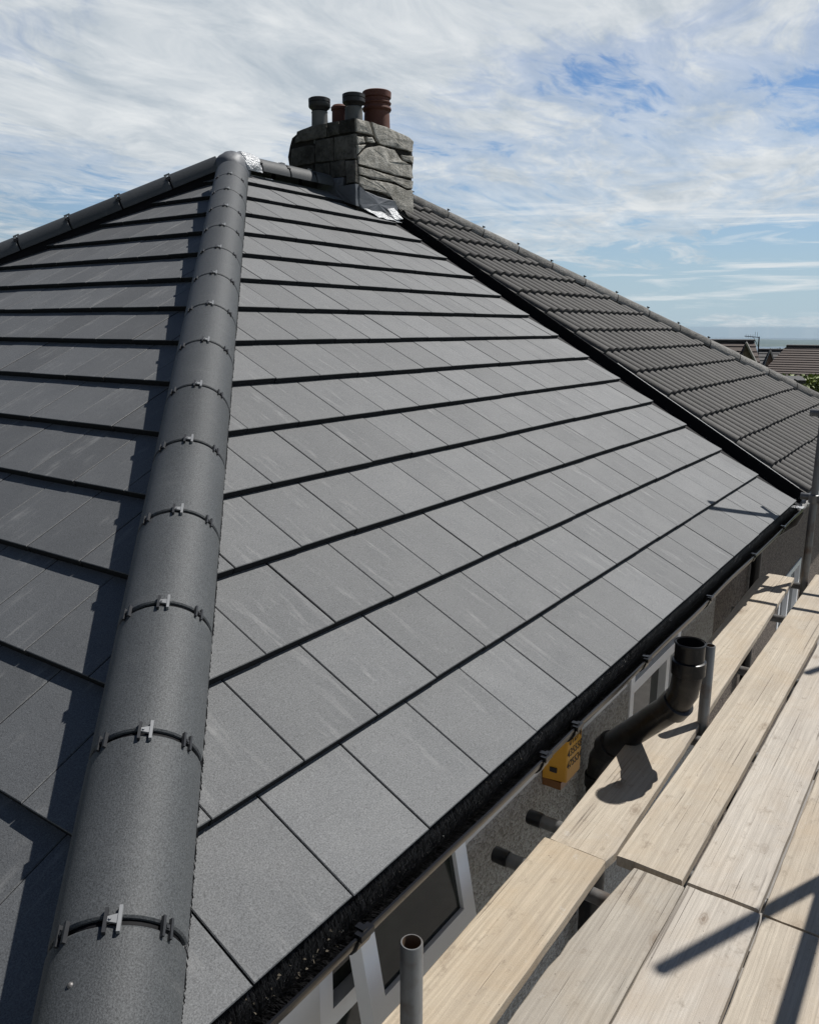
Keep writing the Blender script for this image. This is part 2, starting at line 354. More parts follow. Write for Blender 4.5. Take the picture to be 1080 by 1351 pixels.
M_PATCH = stone('flaking_render', (0.26, 0.245, 0.21), (0.62, 0.59, 0.53), (0.07, 0.063, 0.052), 11)
M_STONE = stone('dark_stone', (0.035, 0.033, 0.029), (0.16, 0.15, 0.132), (0.012, 0.011, 0.010), 6, 0.18)  # dark stone, tone differing strongly from piece to piece
def oldtile():
    m, t, b = newmat('weathered_brown_roll_tile'); v, r = objvec(t)
    n = noisen(t, v, 6, 6, 0.65); n2 = noisen(t, v, 90, 4, 0.7)
    k = mathn(t, 'MULTIPLY_ADD', r, 0.5, 0.75)
    c = mixc(t, n, (0.028, 0.026, 0.0245), (0.062, 0.058, 0.054))
    c = mixc(t, ramp(t, n2, [(0.55, 0.0), (0.75, 0.6)]), c, (0.105, 0.100, 0.093))
    c = mixc(t, 1.0, c, k, 'MULTIPLY')
    li = noisen(t, v, 32, 4, 0.7); c = mixc(t, ramp(t, li, [(0.62, 0.0), (0.70, 0.55)]), c, (0.20, 0.19, 0.155))
    mo = noisen(t, v, 5, 5, 0.7); c = mixc(t, ramp(t, mo, [(0.56, 0.0), (0.72, 0.6)]), c, (0.030, 0.032, 0.020))
    t.links.new(c, b.inputs['Base Color']); setp(b, Roughness=0.72, Specular_IOR_Level=0.4)
    bump(t, b, n2, 0.4, 0.004); return m
M_OLD = oldtile()
M_OLDHIP = stone('pale_old_hip_concrete', (0.15, 0.145, 0.135), (0.27, 0.26, 0.245), (0.08, 0.077, 0.07), 9)
def brickmat():
    m, t, b = newmat('brown_brick'); c = t.nodes.new('ShaderNodeTexCoord')
    n = noisen(t, c.outputs['Object'], 9, 4, 0.7); n2 = noisen(t, c.outputs['Object'], 2, 3)
    col = mixc(t, ramp(t, n, [(0.35, 0.0), (0.65, 1.0)]), (0.10, 0.065, 0.048), (0.24, 0.185, 0.14))
    t.links.new(mixc(t, mathn(t, 'MULTIPLY', n2, 0.4), col, (0.16, 0.13, 0.11)), b.inputs['Base Color']); setp(b, Roughness=0.9); return m
M_BRICK = brickmat()
def groundmat():
    m, t, b = newmat('ground_cover'); c = t.nodes.new('ShaderNodeTexCoord'); v = c.outputs['Object']
    n = noisen(t, v, 0.0016, 6, 0.6); n2 = noisen(t, v, 0.02, 5, 0.6); n3 = noisen(t, v, 8, 5, 0.7)
    far = mixc(t, ramp(t, n, [(0.4, 0.0), (0.6, 1.0)]), (0.04, 0.06, 0.025), (0.10, 0.11, 0.05))
    far = mixc(t, ramp(t, n2, [(0.5, 0.0), (0.65, 0.8)]), far, (0.03, 0.045, 0.02))
    near = mixc(t, n3, (0.16, 0.15, 0.14), (0.34, 0.32, 0.30))
    L = t.nodes.new('ShaderNodeVectorMath'); L.operation = 'LENGTH'; t.links.new(v, L.inputs[0])
    k = ramp(t, mathn(t, 'DIVIDE', L.outputs['Value'], 40.0), [(0.3, 0.0), (0.36, 1.0)])
    t.links.new(mixc(t, k, near, far), b.inputs['Base Color']); setp(b, Roughness=0.95, Specular_IOR_Level=0.1); return m
M_GROUND = groundmat()
m, t, b = newmat('sea_water'); setp(b, Base_Color=(0.03, 0.06, 0.085), Roughness=0.35); M_SEA = m

# ------------------------------------------------------------------ constants of the house
TH = R(31.0); C31, S31, T31 = math.cos(TH), math.sin(TH), math.tan(TH)
WT = 0.300; G = 0.3201; VX = 5.385
HC, HM = -0.343, 1.037                    # hip in plan: X = HC + HM*Y
TL = T31 / HM; THL = math.atan(TL); GL = G * S31 / math.sin(THL)
YR = 4.06; ZR = YR * T31; XA = HC + HM * YR
GROUND = -2.9
def slope_matrix(org, a, u):
    a = Vector(a).normalized(); u = Vector(u).normalized(); n = a.cross(u)
    return Matrix((( a.x, u.x, n.x, org[0]), (a.y, u.y, n.y, org[1]), (a.z, u.z, n.z, org[2]), (0, 0, 0, 1)))
SR = slope_matrix((0, 0, 0), (1, 0, 0), (0, C31, S31))                    # right slope: local (x, u, n)
SL = slope_matrix((HC, 0, 0), (0, -1, 0), (math.cos(THL), 0, math.sin(THL)))  # hip end slope: local (-Y, u, n)

house = tag(empty('house', (2.5, 4.0, GROUND)), 'pale rendered house under the new smooth grey tiled hip roof', 'house')
neigh = tag(empty('house', (8.0, 4.0, GROUND)), 'adjoining house under the old ribbed brown tiled roof', 'house')

# ------------------------------------------------------------------ ground, sea, far land
def terrain():
    v = []; f = []; na = 200
    rs = [0, 4, 8, 14, 20, 30, 45, 60, 90, 140, 220, 350, 550, 800, 1200, 1700, 2300, 3000, 3700, 4400, 5100, 5800, 6500, 7200, 8000, 8800, 9600, 10400, 11200]
    for r in rs:
        for j in range(na):
            a = 2*math.pi*j/na; x, y = r*math.cos(a), r*math.sin(a)
            if r <= 14: z = GROUND
            elif r < 1200: z = GROUND - 0.05*(r - 14) if r < 100 else max(-120, GROUND - 4.3 - 0.10*(r - 100))
            else:
                z = -120 + 34*noise.fractal(Vector((x/1500, y/1500, 3.3)), 1.0, 2.0, 4) * min(1, (r-1200)/1500) + (6 if r > 4000 else 0)
                z = max(z, -133)
            if r >= 9600: z = -133
            v.append((x, y, z))
    for i in range(len(rs)-1):
        for j in range(na):
            f.append((i*na+j, i*na+(j+1) % na, (i+1)*na+(j+1) % na, (i+1)*na+j))
    return mesh('ground', v, f, True)
gr = obj('ground', terrain(), M_GROUND); tag(gr, 'distant low green land falling away to the horizon', 'ground', kind='structure')
se = MB(); n = 96
se.add([(11500*math.cos(2*math.pi*j/n), 11500*math.sin(2*math.pi*j/n), -123) for j in range(n)] + [(3000*math.cos(2*math.pi*j/n), 3000*math.sin(2*math.pi*j/n), -123) for j in range(n)],
       [(j, (j+1) % n, n+(j+1) % n, n+j) for j in range(n)])
tag(se.build('sea', M_SEA), 'flat blue sea along the horizon', 'sea', kind='structure')

# ------------------------------------------------------------------ roof decks
def deck(parent, M, poly, nz=-0.062, name='roof_slope', th=0.05):
    b = MB(); b.prism([Vector((x, u, nz - th)) for x, u in poly], Vector((0, 0, th)))
    return b.build(name, M_FELT, parent, M=M)
UR = YR / C31; ULR = (XA - HC) / math.cos(THL)
slope_r = deck(house, SR, [(HC, 0.02), (VX, 0.02), (VX, UR), (XA, UR)])
slope_l = deck(house, SL, [(0.0, 0.02), (-YR, ULR), (-2*YR, 0.02)])
back = MB(); back.prism([Vector((HC, 2*YR, -0.06)), Vector((VX, 2*YR, -0.06)), Vector((VX, YR, ZR-0.06)), Vector((XA, YR, ZR-0.06))], Vector((0, 0, -0.05)))
back.build('back_slope', M_TILE, house)

# ------------------------------------------------------------------ flat interlocking tiles
TT = 0.028; TLN = G + 0.055
def tile_mesh(poly, u0, th=TT, g=G):
    """poly in local (x,u); top surface falls by the tile thickness over one gauge"""
    # drop near-duplicate points
    q = []
    for p in poly:
        if not q or (abs(p[0]-q[-1][0]) + abs(p[1]-q[-1][1])) > 1e-4: q.append(p)
    if len(q) > 2 and abs(q[0][0]-q[-1][0]) + abs(q[0][1]-q[-1][1]) < 1e-4: q.pop()
    if len(q) < 3: return None
    n = len(q); cxx = sum(p[0] for p in q)/n; cuu = sum(p[1] for p in q)/n
    h = lambda u: -th*(u-u0)/g - (0.0012 if u-u0 > g*0.9 else 0)
    bev = 0.0022; v = []
    ins = []
    for p in q:
        dx, du = cxx-p[0], cuu-p[1]; ins.append((p[0] + max(-bev, min(bev, dx)), p[1] + max(-bev, min(bev, du))))
    v += [(x, u, h(u)) for x, u in ins] + [(x, u, h(u)-bev) for x, u in q] + [(x, u, h(u)-th) for x, u in q]
    f = [tuple(range(n)), tuple(2*n + i for i in reversed(range(n)))]
    f += [(i, (i+1) % n, n+(i+1) % n, n+i) for i in range(n)] + [(n+i, n+(i+1) % n, 2*n+(i+1) % n, 2*n+i) for i in range(n)]
    me = mesh('roof_tile', v, f)
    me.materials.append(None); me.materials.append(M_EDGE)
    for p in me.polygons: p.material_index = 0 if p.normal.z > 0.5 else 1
    return me
def in_view(pts, margin=260):
    for p in pts:
        q = proj(p)
        if q and -margin < q[0] < 1080+margin and -margin < q[1] < 1351+margin: return True
    return False
full = {}
def lay(parent, M, rows, gauge, xr, clips, mat, umax, off=0.0, wt=WT, jit=0.0016):
    cnt = 0
    for r in range(rows):
        u0 = r*gauge; half = 0.5*wt if r % 2 else 0.0
        k0 = int(math.floor((xr[0]-half-off)/wt)) - 1; k1 = int(math.ceil((xr[1]-half-off)/wt)) + 1
        for k in range(k0, k1):
            x0 = off + half + k*wt + 0.0021; x1 = x0 + wt - 0.0042
            rect = [(x0, u0), (x1, u0), (x1, min(u0+gauge+0.055, umax)), (x0, min(u0+gauge+0.055, umax))]
            if rect[2][1] - u0 < 0.06: continue
            poly = rect
            for c in clips(u0):
                poly = clip(poly, *c)
                if len(poly) < 3: break
            if len(poly) < 3: continue
            A = abs(sum(poly[i][0]*poly[(i+1) % len(poly)][1]-poly[(i+1) % len(poly)][0]*poly[i][1] for i in range(len(poly))))/2
            if A < 0.0015: continue
            if not in_view([M @ Vector((p[0], p[1], 0)) for p in poly]): continue
            j = Matrix.Translation((0, rnd.uniform(-jit, jit), rnd.uniform(-0.0012, 0.0012))) @ Matrix.Rotation(rnd.uniform(-0.0035, 0.0035), 4, 'Y') @ Matrix.Rotation(rnd.uniform(-0.0022, 0.0022), 4, 'Z')
            if len(poly) == 4 and poly == rect and rect[2][1] == u0+gauge+0.055:
                key = (M[0][3], gauge)
                if key not in full:
                    full[key] = tile_mesh([(0, 0), (wt-0.0042, 0), (wt-0.0042, gauge+0.055), (0, gauge+0.055)], 0.0, g=gauge)
                obj('roof_tile', full[key], mat, parent, M @ Matrix.Translation((x0, u0, 0)) @ j)
            else:
                me = tile_mesh([(p[0]-x0, p[1]-u0) for p in poly], 0.0, g=gauge)
                if me is None: continue
                obj('roof_tile', me, mat, parent, M @ Matrix.Translation((x0, u0, 0)) @ j)
            cnt += 1
    return cnt
CH0, CH1, CHY = 4.985, 5.87, 3.72
nR = lay(slope_r, SR, 15, G, (HC, VX),
         lambda u: [(1.0, -HM*C31, HC+0.03), (-1, 0, -VX)], M_TILE, (YR-0.03)/C31)
nL = lay(slope_l, SL, 15, GL, (-2*YR, 0.1),
         lambda u: [(-1.0, -math.cos(THL)/HM, 0.03), (1.0, -math.cos(THL)/HM, -2*YR+0.03)], M_TILE2, ULR-0.03, off=0.08)
print('tiles', nR, nL)

# ------------------------------------------------------------------ hip and ridge caps
def frame_of(d):
    d = Vector(d).normalized(); e1 = Vector((d.y, -d.x, 0)).normalized(); e2 = e1.cross(d)
    if e2.z < 0: e2 = -e2
    return d, e1, e2
def cap_mesh(r, L, th=0.014, n=20, ov=0.0, flare=0.0):
    """half-round cap: local x along, y across, z up; closed shell"""
    v = []; f = []
    xs = [0.0, 0.004, L*0.5, L-0.004, L]
    for i, x in enumerate(xs):
        ro = r - (0.003 if i in (0, 4) else 0) + flare*(1-x/L)
        for j in range(n+1):
            a = math.pi*j/n; v.append((x, ro*math.cos(a), ro*math.sin(a)))
    nx = len(xs); k = n+1; base = nx*k
    for x in (0.0, L):
        for j in range(n+1):
            a = math.pi*j/n; v.append((x, (r-th)*math.cos(a), (r-th)*math.sin(a)))
    for i in range(nx-1):
        for j in range(n): f.append((i*k+j, i*k+j+1, (i+1)*k+j+1, (i+1)*k+j))
    for j in range(n):
        f.append((base+j, base+j+1, base+k+j+1, base+k+j))
        f.append((j, j+1, base+j+1, base+j)); f.append(((nx-1)*k+j, (nx-1)*k+j+1, base+k+j+1, base+k+j))
    for j in (0, n):
        f.append(tuple([i*k+j for i in range(nx)] + [base+k+j, base+j]))
    me = mesh('hip_tile', v, f, True); me.set_sharp_from_angle(angle=R(35)); return me
def ring_mesh(r0, r1, x0, x1, n=20):
    v = []; f = []; k = n+1
    for x, r in ((x0, r0), (x0, r1), (x1, r1), (x1, r0)):
        for j in range(k):
            a = math.pi*(j/n); v.append((x, r*math.cos(a), r*math.sin(a)))
    for i in range(4):
        for j in range(n):
            f.append((i*k+j, i*k+j+1, ((i+1) % 4)*k+j+1, ((i+1) % 4)*k+j))
    f += [tuple(i*k for i in range(4)), tuple(i*k+n for i in range(4))]
    return mesh('seal', v, f, True)
def clip_mesh(scale=0.85, half=False):
    """H shaped retaining clip, local x along the hip, y across, z out"""
    b = MB(); s = scale
    if not half:
        b.box((-0.027*s, -0.0155*s, 0), (0.023*s, -0.0085*s, 0.011*s)); b.box((-0.027*s, 0.0085*s, 0), (0.023*s, 0.0155*s, 0.011*s))
        b.box((-0.007*s, -0.0085*s, 0.001), (0.007*s, 0.0085*s, 0.007*s))
        b.box((-0.004*s, -0.004*s, 0.007*s), (0.004*s, 0.004*s, 0.010*s))
    else:
        b.box((-0.027*s, 0.0085*s, 0), (0.023*s, 0.0155*s, 0.011*s))
        b.box((-0.007*s, -0.0085*s, 0.001), (0.007*s, 0.0085*s, 0.007*s))
    return mesh('clip', b.v, b.f)
CLIP = clip_mesh(); CLIP.materials.append(M_CLIP)
hb = MB(); hb.box((-0.027, 0.0085, 0), (0.026, 0.0155, 0.012)); hb.prism([Vector((-0.010, 0.009, 0.004)), Vector((0.010, 0.009, 0.004)), Vector((0.005, -0.012, 0.004)), Vector((-0.005, -0.012, 0.004))], Vector((0, 0, 0.006)))
hb.tube([(0, -0.006, 0.009), (0, -0.006, 0.013)], 0.003, 8)
CLIPB = mesh('clip', hb.v, hb.f); CLIPB.materials.append(M_CLIPL)
hb2 = MB(); hb2.box((-0.027, -0.0185, 0), (0.023, -0.0115, 0.011)); hb2.box((-0.006, -0.0115, 0.001), (0.006, -0.008, 0.004))
CLIPD = mesh('clip', hb2.v, hb2.f); CLIPD.materials.append(M_CLIP)
RC = 0.122
def run_of_caps(A, d, t0, step, count, r, parent, mat, gap=0.013, name='hip_tile', angs=(40, 84, 130), cs=0.88, first_bright=True):
    d, e1, e2 = frame_of(d)
    L = step - gap
    me = cap_mesh(r, L); me.materials.append(mat)
    seal = ring_mesh(r-0.026, r-0.0085, -gap-0.012, 0.010); seal.materials.append(M_SEAL)
    base = Matrix(((d.x, e1.x, e2.x, 0), (d.y, e1.y, e2.y, 0), (d.z, e1.z, e2.z, 0), (0, 0, 0, 1)))
    out = []
    for i in range(count):
        t = t0 + i*step
        M = Matrix.Translation(Vector(A) + d*t) @ base @ Matrix.Rotation(rnd.uniform(-0.012, 0.012), 4, 'X') @ Matrix.Rotation(rnd.uniform(-0.003, 0.003), 4, 'Z')
        o = obj(name, me, mat, parent, M); out.append(o)
        obj('seal', seal, M_SEAL, o, M)
        for ai, a in enumerate(angs):
            aa = R(a + rnd.uniform(-2, 2))
            # local frame: x along, y tangential, z out; the joint is half a gap below this cap's lower end
            z = Vector((0, math.cos(aa), math.sin(aa))); yv = Vector((0, math.sin(aa), -math.cos(aa))); xv = Vector((1, 0, 0))
            K = Matrix(((1, 0, 0, -gap/2), (0, yv.y, z.y, z.y*(r-0.001)), (0, yv.z, z.z, z.z*(r-0.001)), (0, 0, 0, 1)))
            K = M @ K @ Matrix.Scale(cs, 4)
            if ai == 1:
                obj('clip', CLIPB, None, o, K); obj('clip', CLIPD, None, o, K)
            else: obj('clip', CLIP, None, o, K)
    return out
HA = Vector((HC, 0, 0)); HD = Vector((HM, 1, T31))
NH = 15
hips = run_of_caps(HA, HD, 0.268-0.4105, 0.4105, NH, RC, house, M_HIP)
# nail with a dirty halo on the lowest cap
nb = MB(); nb.lathe([(0.0, 0.004), (0.003, 0.0037), (0.0045, 0.002), (0.0055, 0.0)], 0, 0, 10)
dd, e1, e2 = frame_of(HD); aa = R(112)
zz = (e1*math.cos(aa) + e2*math.sin(aa)); yy = dd.cross(zz)
Pn = HA + dd*0.165 + zz*(RC-0.0005)
nb.build('nail', M_STEEL, hips[0], True, Matrix(((dd.x, -yy.x, zz.x, Pn.x), (dd.y, -yy.y, zz.y, Pn.y), (dd.z, -yy.z, zz.z, Pn.z), (0, 0, 0, 1))))
# the far hip of the hip end
run_of_caps((HC, 2*YR, 0), (HM, -1, T31), 0.10, 0.4105, NH, RC, house, M_HIP)
b = MB(); dA, fA, gA = frame_of((HM, -1, T31)); A0 = Vector((HC, 2*YR, 0))
b.prism([A0+fA*0.085-gA*0.09, A0+dA*6.22+fA*0.085-gA*0.09, A0+dA*6.22-fA*0.085-gA*0.09, A0-fA*0.085-gA*0.09], gA*0.10); b.build('hip_batten', M_FELT, house)
# ridge to the chimney
run_of_caps((XA+0.16, YR, ZR-0.005), (1, 0, 0), 0.06, 0.33, 3, 0.112, house, M_HIP, name='ridge_tile')
# perforated black hip roll showing along the lower edges of the hip caps
for sgn in (1, -1):
    b = MB(); nn = 760
    for i in range(nn):
        t = 0.0 + i*6.0/nn
        p = HA + dd*t + e1*sgn*(RC-0.006) + e2*(-0.004)
        w2 = rnd.uniform(0.0015, 0.0028)
        b.add([p - dd*w2 + e2*0.004, p + dd*w2 + e2*0.004, p + dd*w2 - e2*0.05 + e1*sgn*rnd.uniform(0.0, 0.004), p - dd*w2 - e2*0.05 + e1*sgn*0.001], [(0, 1, 2, 3)])
    b.build('hip_roll', M_SEAL, house)['kind'] = 'stuff'
# lead saddle over the junction of the two hips and the ridge
def lead_saddle():
    b = MB(); AX = Vector((XA, YR, ZR))
    dirs = [(-HM, -1, -T31), (-HM, 1, -T31), (1, 0, 0)]
    bm = bmesh.new(); bmesh.ops.create_icosphere(bm, subdivisions=4, radius=0.150)
    for v in bm.verts:
        p = v.co.copy(); best = 0
        h = 0
        for q in dirs:
            dq = Vector(q).normalized(); al = max(0, p.dot(dq)); h = max(h, al)
        v.co = Vector((p.x*1.05, p.y*0.86, p.z*0.98)) + Vector((-0.01, 0, 0))
        v.co *= 1 + 0.06*noise.noise(v.co*11) + 0.03*noise.noise(v.co*31)
    me = bpy.data.meshes.new('lead_saddle'); bm.to_mesh(me); bm.free(); me.shade_smooth()
    return obj('lead_saddle', me, M_LEAD, house, Matrix.Translation(AX + Vector((0.0, 0, -0.03))))
sad = lead_saddle()
def wrinkled(name, P, mat, parent, amp=0.012, n=14, m=8, th=0.004, sc=11):
    """crumpled lead sheet over a quad of four corner points"""
    P = [Vector(p) for p in P]; v = []; f = []
    nrm = (P[1]-P[0]).cross(P[3]-P[0]).normalized()
    for s in (0, 1):
        for i in range(n+1):
            for j in range(m+1):
                a, c = i/n, j/m
                p = (P[0]*(1-a)+P[1]*a)*(1-c) + (P[3]*(1-a)+P[2]*a)*c
                p = p + nrm*(amp*noise.fractal(p*sc, 1.0, 2.0, 3)) - nrm*th*s
                v.append(p)
    k = (n+1)*(m+1)
    for i in range(n):
        for j in range(m):
            q = [i*(m+1)+j, (i+1)*(m+1)+j, (i+1)*(m+1)+j+1, i*(m+1)+j+1]
            f.append(tuple(q)); f.append(tuple(k+x for x in reversed(q)))
    for i in range(n):
        for j in (0, m): a = i*(m+1)+j; c = (i+1)*(m+1)+j; f.append((a, c, k+c, k+a))
    for j in range(m):
        for i in (0, n): a = i*(m+1)+j; c = a+1; f.append((a, c, k+c, k+a))
    me = mesh(name, v, f, True); return obj(name, me, mat, parent)
def sleeve():
    v = []; f = []; n = 20; m_ = 14
    for sh in (0, 1):
        for i in range(m_+1):
            x = XA - 0.01 + 0.20*i/m_
            for j in range(n+1):
                a = math.pi*(j/n)*1.1 - 0.05*math.pi
                p = Vector((x, YR + 0.128*math.cos(a), ZR - 0.005 + 0.128*math.sin(a)))
                r_ = 1 + 0.12*noise.fractal(p*16, 1.0, 2.0, 3) - 0.03*sh - 0.45*max(0, 1-i/4)
                v.append((x + 0.015*noise.noise(p*20), YR + 0.128*r_*math.cos(a), ZR - 0.005 + 0.128*r_*math.sin(a)))
    k = (m_+1)*(n+1)
    for sh in (0, 1):
        for i in range(m_):
            for j in range(n): q = sh*k; f.append((q+i*(n+1)+j, q+i*(n+1)+j+1, q+(i+1)*(n+1)+j+1, q+(i+1)*(n+1)+j))
    for j in range(n): f.append((m_*(n+1)+j, m_*(n+1)+j+1, k+m_*(n+1)+j+1, k+m_*(n+1)+j)); f.append((j, j+1, k+j+1, k+j))
    return obj('lead_sleeve', mesh('lead_sleeve', v, f, True), M_FOIL, sad)
sleeve()
# ------------------------------------------------------------------ gutter with its bristle filter
GY, GZ, GRD = -0.010, -0.034, 0.054
GX0, GX1 = HC-0.1, 5.31
def gutter(name, x0, x1, parent, mat, wob=0.004):
    v = []; f = []; n = 14; segs = max(2, int((x1-x0)/0.12))
    for i in range(segs+1):
        x = x0 + (x1-x0)*i/segs; dz = wob*noise.noise(Vector((x*1.3, 0, 5)))*1.5; dy = wob*noise.noise(Vector((x*1.7, 3, 1)))*(1+0.5*max(0, x-2))
        prof = [(GY-GRD-0.003, GZ+0.004), (GY-GRD-0.003, GZ-0.002)]
        prof += [(GY+GRD*math.cos(a), GZ+GRD*math.sin(a)) for a in [math.pi*(1+j/n) for j in range(n+1)]]
        ins = [(GY+(GRD-0.004)*math.cos(a), GZ+(GRD-0.004)*math.sin(a)) for a in [math.pi*(2-j/n) for j in range(n+1)]]
        pr = prof + ins + [(GY-GRD+0.003, GZ+0.004)]
        v += [(x, y+dy, z+dz) for y, z in pr]; k = len(pr)
    for i in range(segs):
        for j in range(k): f.append((i*k+j, i*k+(j+1) % k, (i+1)*k+(j+1) % k, (i+1)*k+j))
    f += [tuple(range(k)), tuple(segs*k+j for j in range(k))]
    me = mesh(name, v, f, True); me.set_sharp_from_angle(angle=R(40)); return obj(name, me, mat, parent)
gut = gutter('gutter', GX0, GX1, house, M_BLACK)
def bristles():
    v = []; f = []; r2 = random.Random(11)
    L = GX1-GX0; nb = 60000
    for i in range(nb):
        x = GX0 + 0.02 + r2.random()*(L-0.05)
        a = r2.uniform(R(-5), R(185)); ln = r2.uniform(0.030, 0.049)
        c = Vector((x, GY+0.002+r2.uniform(-0.022, 0.022), GZ-0.012+0.004*noise.noise(Vector((x*6, 1, 1)))))
        d = Vector((r2.uniform(-0.35, 0.35), math.cos(a+math.pi*0), math.sin(a))).normalized()
        tip = c + d*ln; tip.z = min(tip.z, 0.012)
        w = 0.0010
        s = Vector((1, 0, 0)).cross(d).normalized()*w*0.4 + Vector((w, 0, 0))
        b0 = len(v); m0 = c + d*ln*0.25
        v += [m0 - s, m0 + s, tip]; f.append((b0, b0+1, b0+2))
    me = bpy.data.meshes.new('bristles'); me.from_pydata([tuple(p) for p in v], [], f); me.update()
    o = obj('bristles', me, M_BRUSH, gut); o['kind'] = 'stuff'
    b = MB(); b.tube([(GX0+0.02, GY+0.002, GZ-0.020), (GX1-0.03, GY+0.002, GZ-0.020)], 0.010, 8); b.build('brush_core', M_BRUSH, gut)
bristles()
# leaf litter and moss caught near the camera end of the brush
m_, t_, b_ = newmat('dry_litter'); v_, r_ = objvec(t_); t_.links.new(mixc(t_, noisen(t_, v_, 60, 2), (0.03, 0.024, 0.016), (0.12, 0.10, 0.07)), b_.inputs['Base Color']); setp(b_, Roughness=0.9)
b = MB(); r3 = random.Random(5)
for i in range(60):
    x = r3.uniform(-0.25, 0.22) if i < 42 else r3.uniform(0.3, 5.2); y = r3.uniform(-0.062, -0.006); z = 0.0 + r3.uniform(-0.022, 0.004)
    a = r3.uniform(0, 6.28); l = r3.uniform(0.003, 0.012) if i < 42 else r3.uniform(0.002, 0.005); w = r3.uniform(0.0004, 0.0012)
    d = Vector((math.cos(a), math.sin(a), r3.uniform(-0.5, 0.5))).normalized()*l; s = d.cross(Vector((0, 0, 1))).normalized()*w
    p = Vector((x, y, z)); b.add([p-s, p+d*0.5-s*1.6+Vector((0, 0, 0.003)), p+d, p+d*0.5+s*1.6, p+s], [(0, 1, 2, 3, 4)])
b.build('leaf_litter', m_, gut)['kind'] = 'stuff'
def union(x):
    b = MB(); n = 10; w = 0.022; ro = GRD+0.006; ri = GRD+0.001
    for (x0, x1) in ((x-w, x+w),):
        v = []; f = []
        for xx in (x0, x1):
            for rr in (ro, ri):
                for j in range(n+1):
                    a = math.pi*(0.97+1.03*j/n); v.append((xx, GY+rr*math.cos(a), GZ+rr*math.sin(a)))
        k = n+1
        for j in range(n):
            f += [(j, j+1, 2*k+j+1, 2*k+j), (k+j, k+j+1, 3*k+j+1, 3*k+j), (j, j+1, k+j+1, k+j), (2*k+j, 2*k+j+1, 3*k+j+1, 3*k+j)]
        b.add(v, f)
    b.box((x-w, GY-GRD-0.012, GZ-0.004), (x+w, GY-GRD+0.008, GZ+0.011))
    b.box((x-0.008, GY-GRD-0.005, GZ+0.011), (x+0.008, GY-GRD+0.018, GZ+0.015))
    return b.build('bracket', M_BLACK, gut)
for x in (-0.13, 0.255, 1.13, 1.36, 2.02, 2.9, 3.8, 4.6): union(x)
b = MB(); b.box((5.22, GY-GRD-0.004, GZ+0.008), (5.30, GY+0.03, GZ+0.014)); b.build('gutter_end_cap', M_FOIL, gut)

# ------------------------------------------------------------------ fascia, soffit, walls, windows
YW = 0.30
b = MB(); b.box((HC+0.02, 0.052, -0.20), (5.38, 0.072, -0.012)); b.build('fascia', M_BLACK, house)
b = MB(); b.box((HC+0.05, 0.074, -0.205), (5.38, YW, -0.19)); b.build('soffit', M_SOFFIT, house)
def wall_with_holes(name, x0, x1, z0, z1, y, holes, mat, parent, depth=0.2):
    b = MB(); xs = sorted({x0, x1, *[h[0] for h in holes], *[h[1] for h in holes]}); zs = sorted({z0, z1, *[h[2] for h in holes], *[h[3] for h in holes]})
    for i in range(len(xs)-1):
        for j in range(len(zs)-1):
            mx, mz = (xs[i]+xs[i+1])/2, (zs[j]+zs[j+1])/2
            if any(h[0] < mx < h[1] and h[2] < mz < h[3] for h in holes): continue
            b.add([(xs[i], y, zs[j]), (xs[i+1], y, zs[j]), (xs[i+1], y, zs[j+1]), (xs[i], y, zs[j+1])], [(0, 1, 2, 3)])
    for h in holes:
        a, c, d, e = h
        b.add([(a, y, d), (c, y, d), (c, y, e), (a, y, e), (a, y+depth, d), (c, y+depth, d), (c, y+depth, e), (a, y+depth, e)],
              [(0, 1, 5, 4), (1, 2, 6, 5), (2, 3, 7, 6), (3, 0, 4, 7)])
    # outer shell thickness
    b.add([(x0, y+depth, z0), (x1, y+depth, z0), (x1, y+depth, z1), (x0, y+depth, z1)], [(0, 1, 2, 3)])
    me = bpy.data.meshes.new(name); me.from_pydata([tuple(p) for p in b.v], [], b.f); me.update()
    return obj(name, me, mat, parent)
W1 = (0.50, 1.175, -1.75, -0.235); W2 = (2.92, 3.76, -1.42, -0.30); W3 = (4.10, 4.50, -1.42, -0.42)
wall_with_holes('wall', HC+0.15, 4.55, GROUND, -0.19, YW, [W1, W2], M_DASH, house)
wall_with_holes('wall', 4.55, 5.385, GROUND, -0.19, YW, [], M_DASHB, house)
b = MB(); b.box((HC+0.152, YW+0.003, GROUND), (HC+0.352, 2*YR-0.3, -0.19)); b.build('end_wall', M_CREAM, house)
b = MB(); b.box((HC+0.352, YW+0.003, -0.26), (0.46, YW+0.004, -0.20)); 
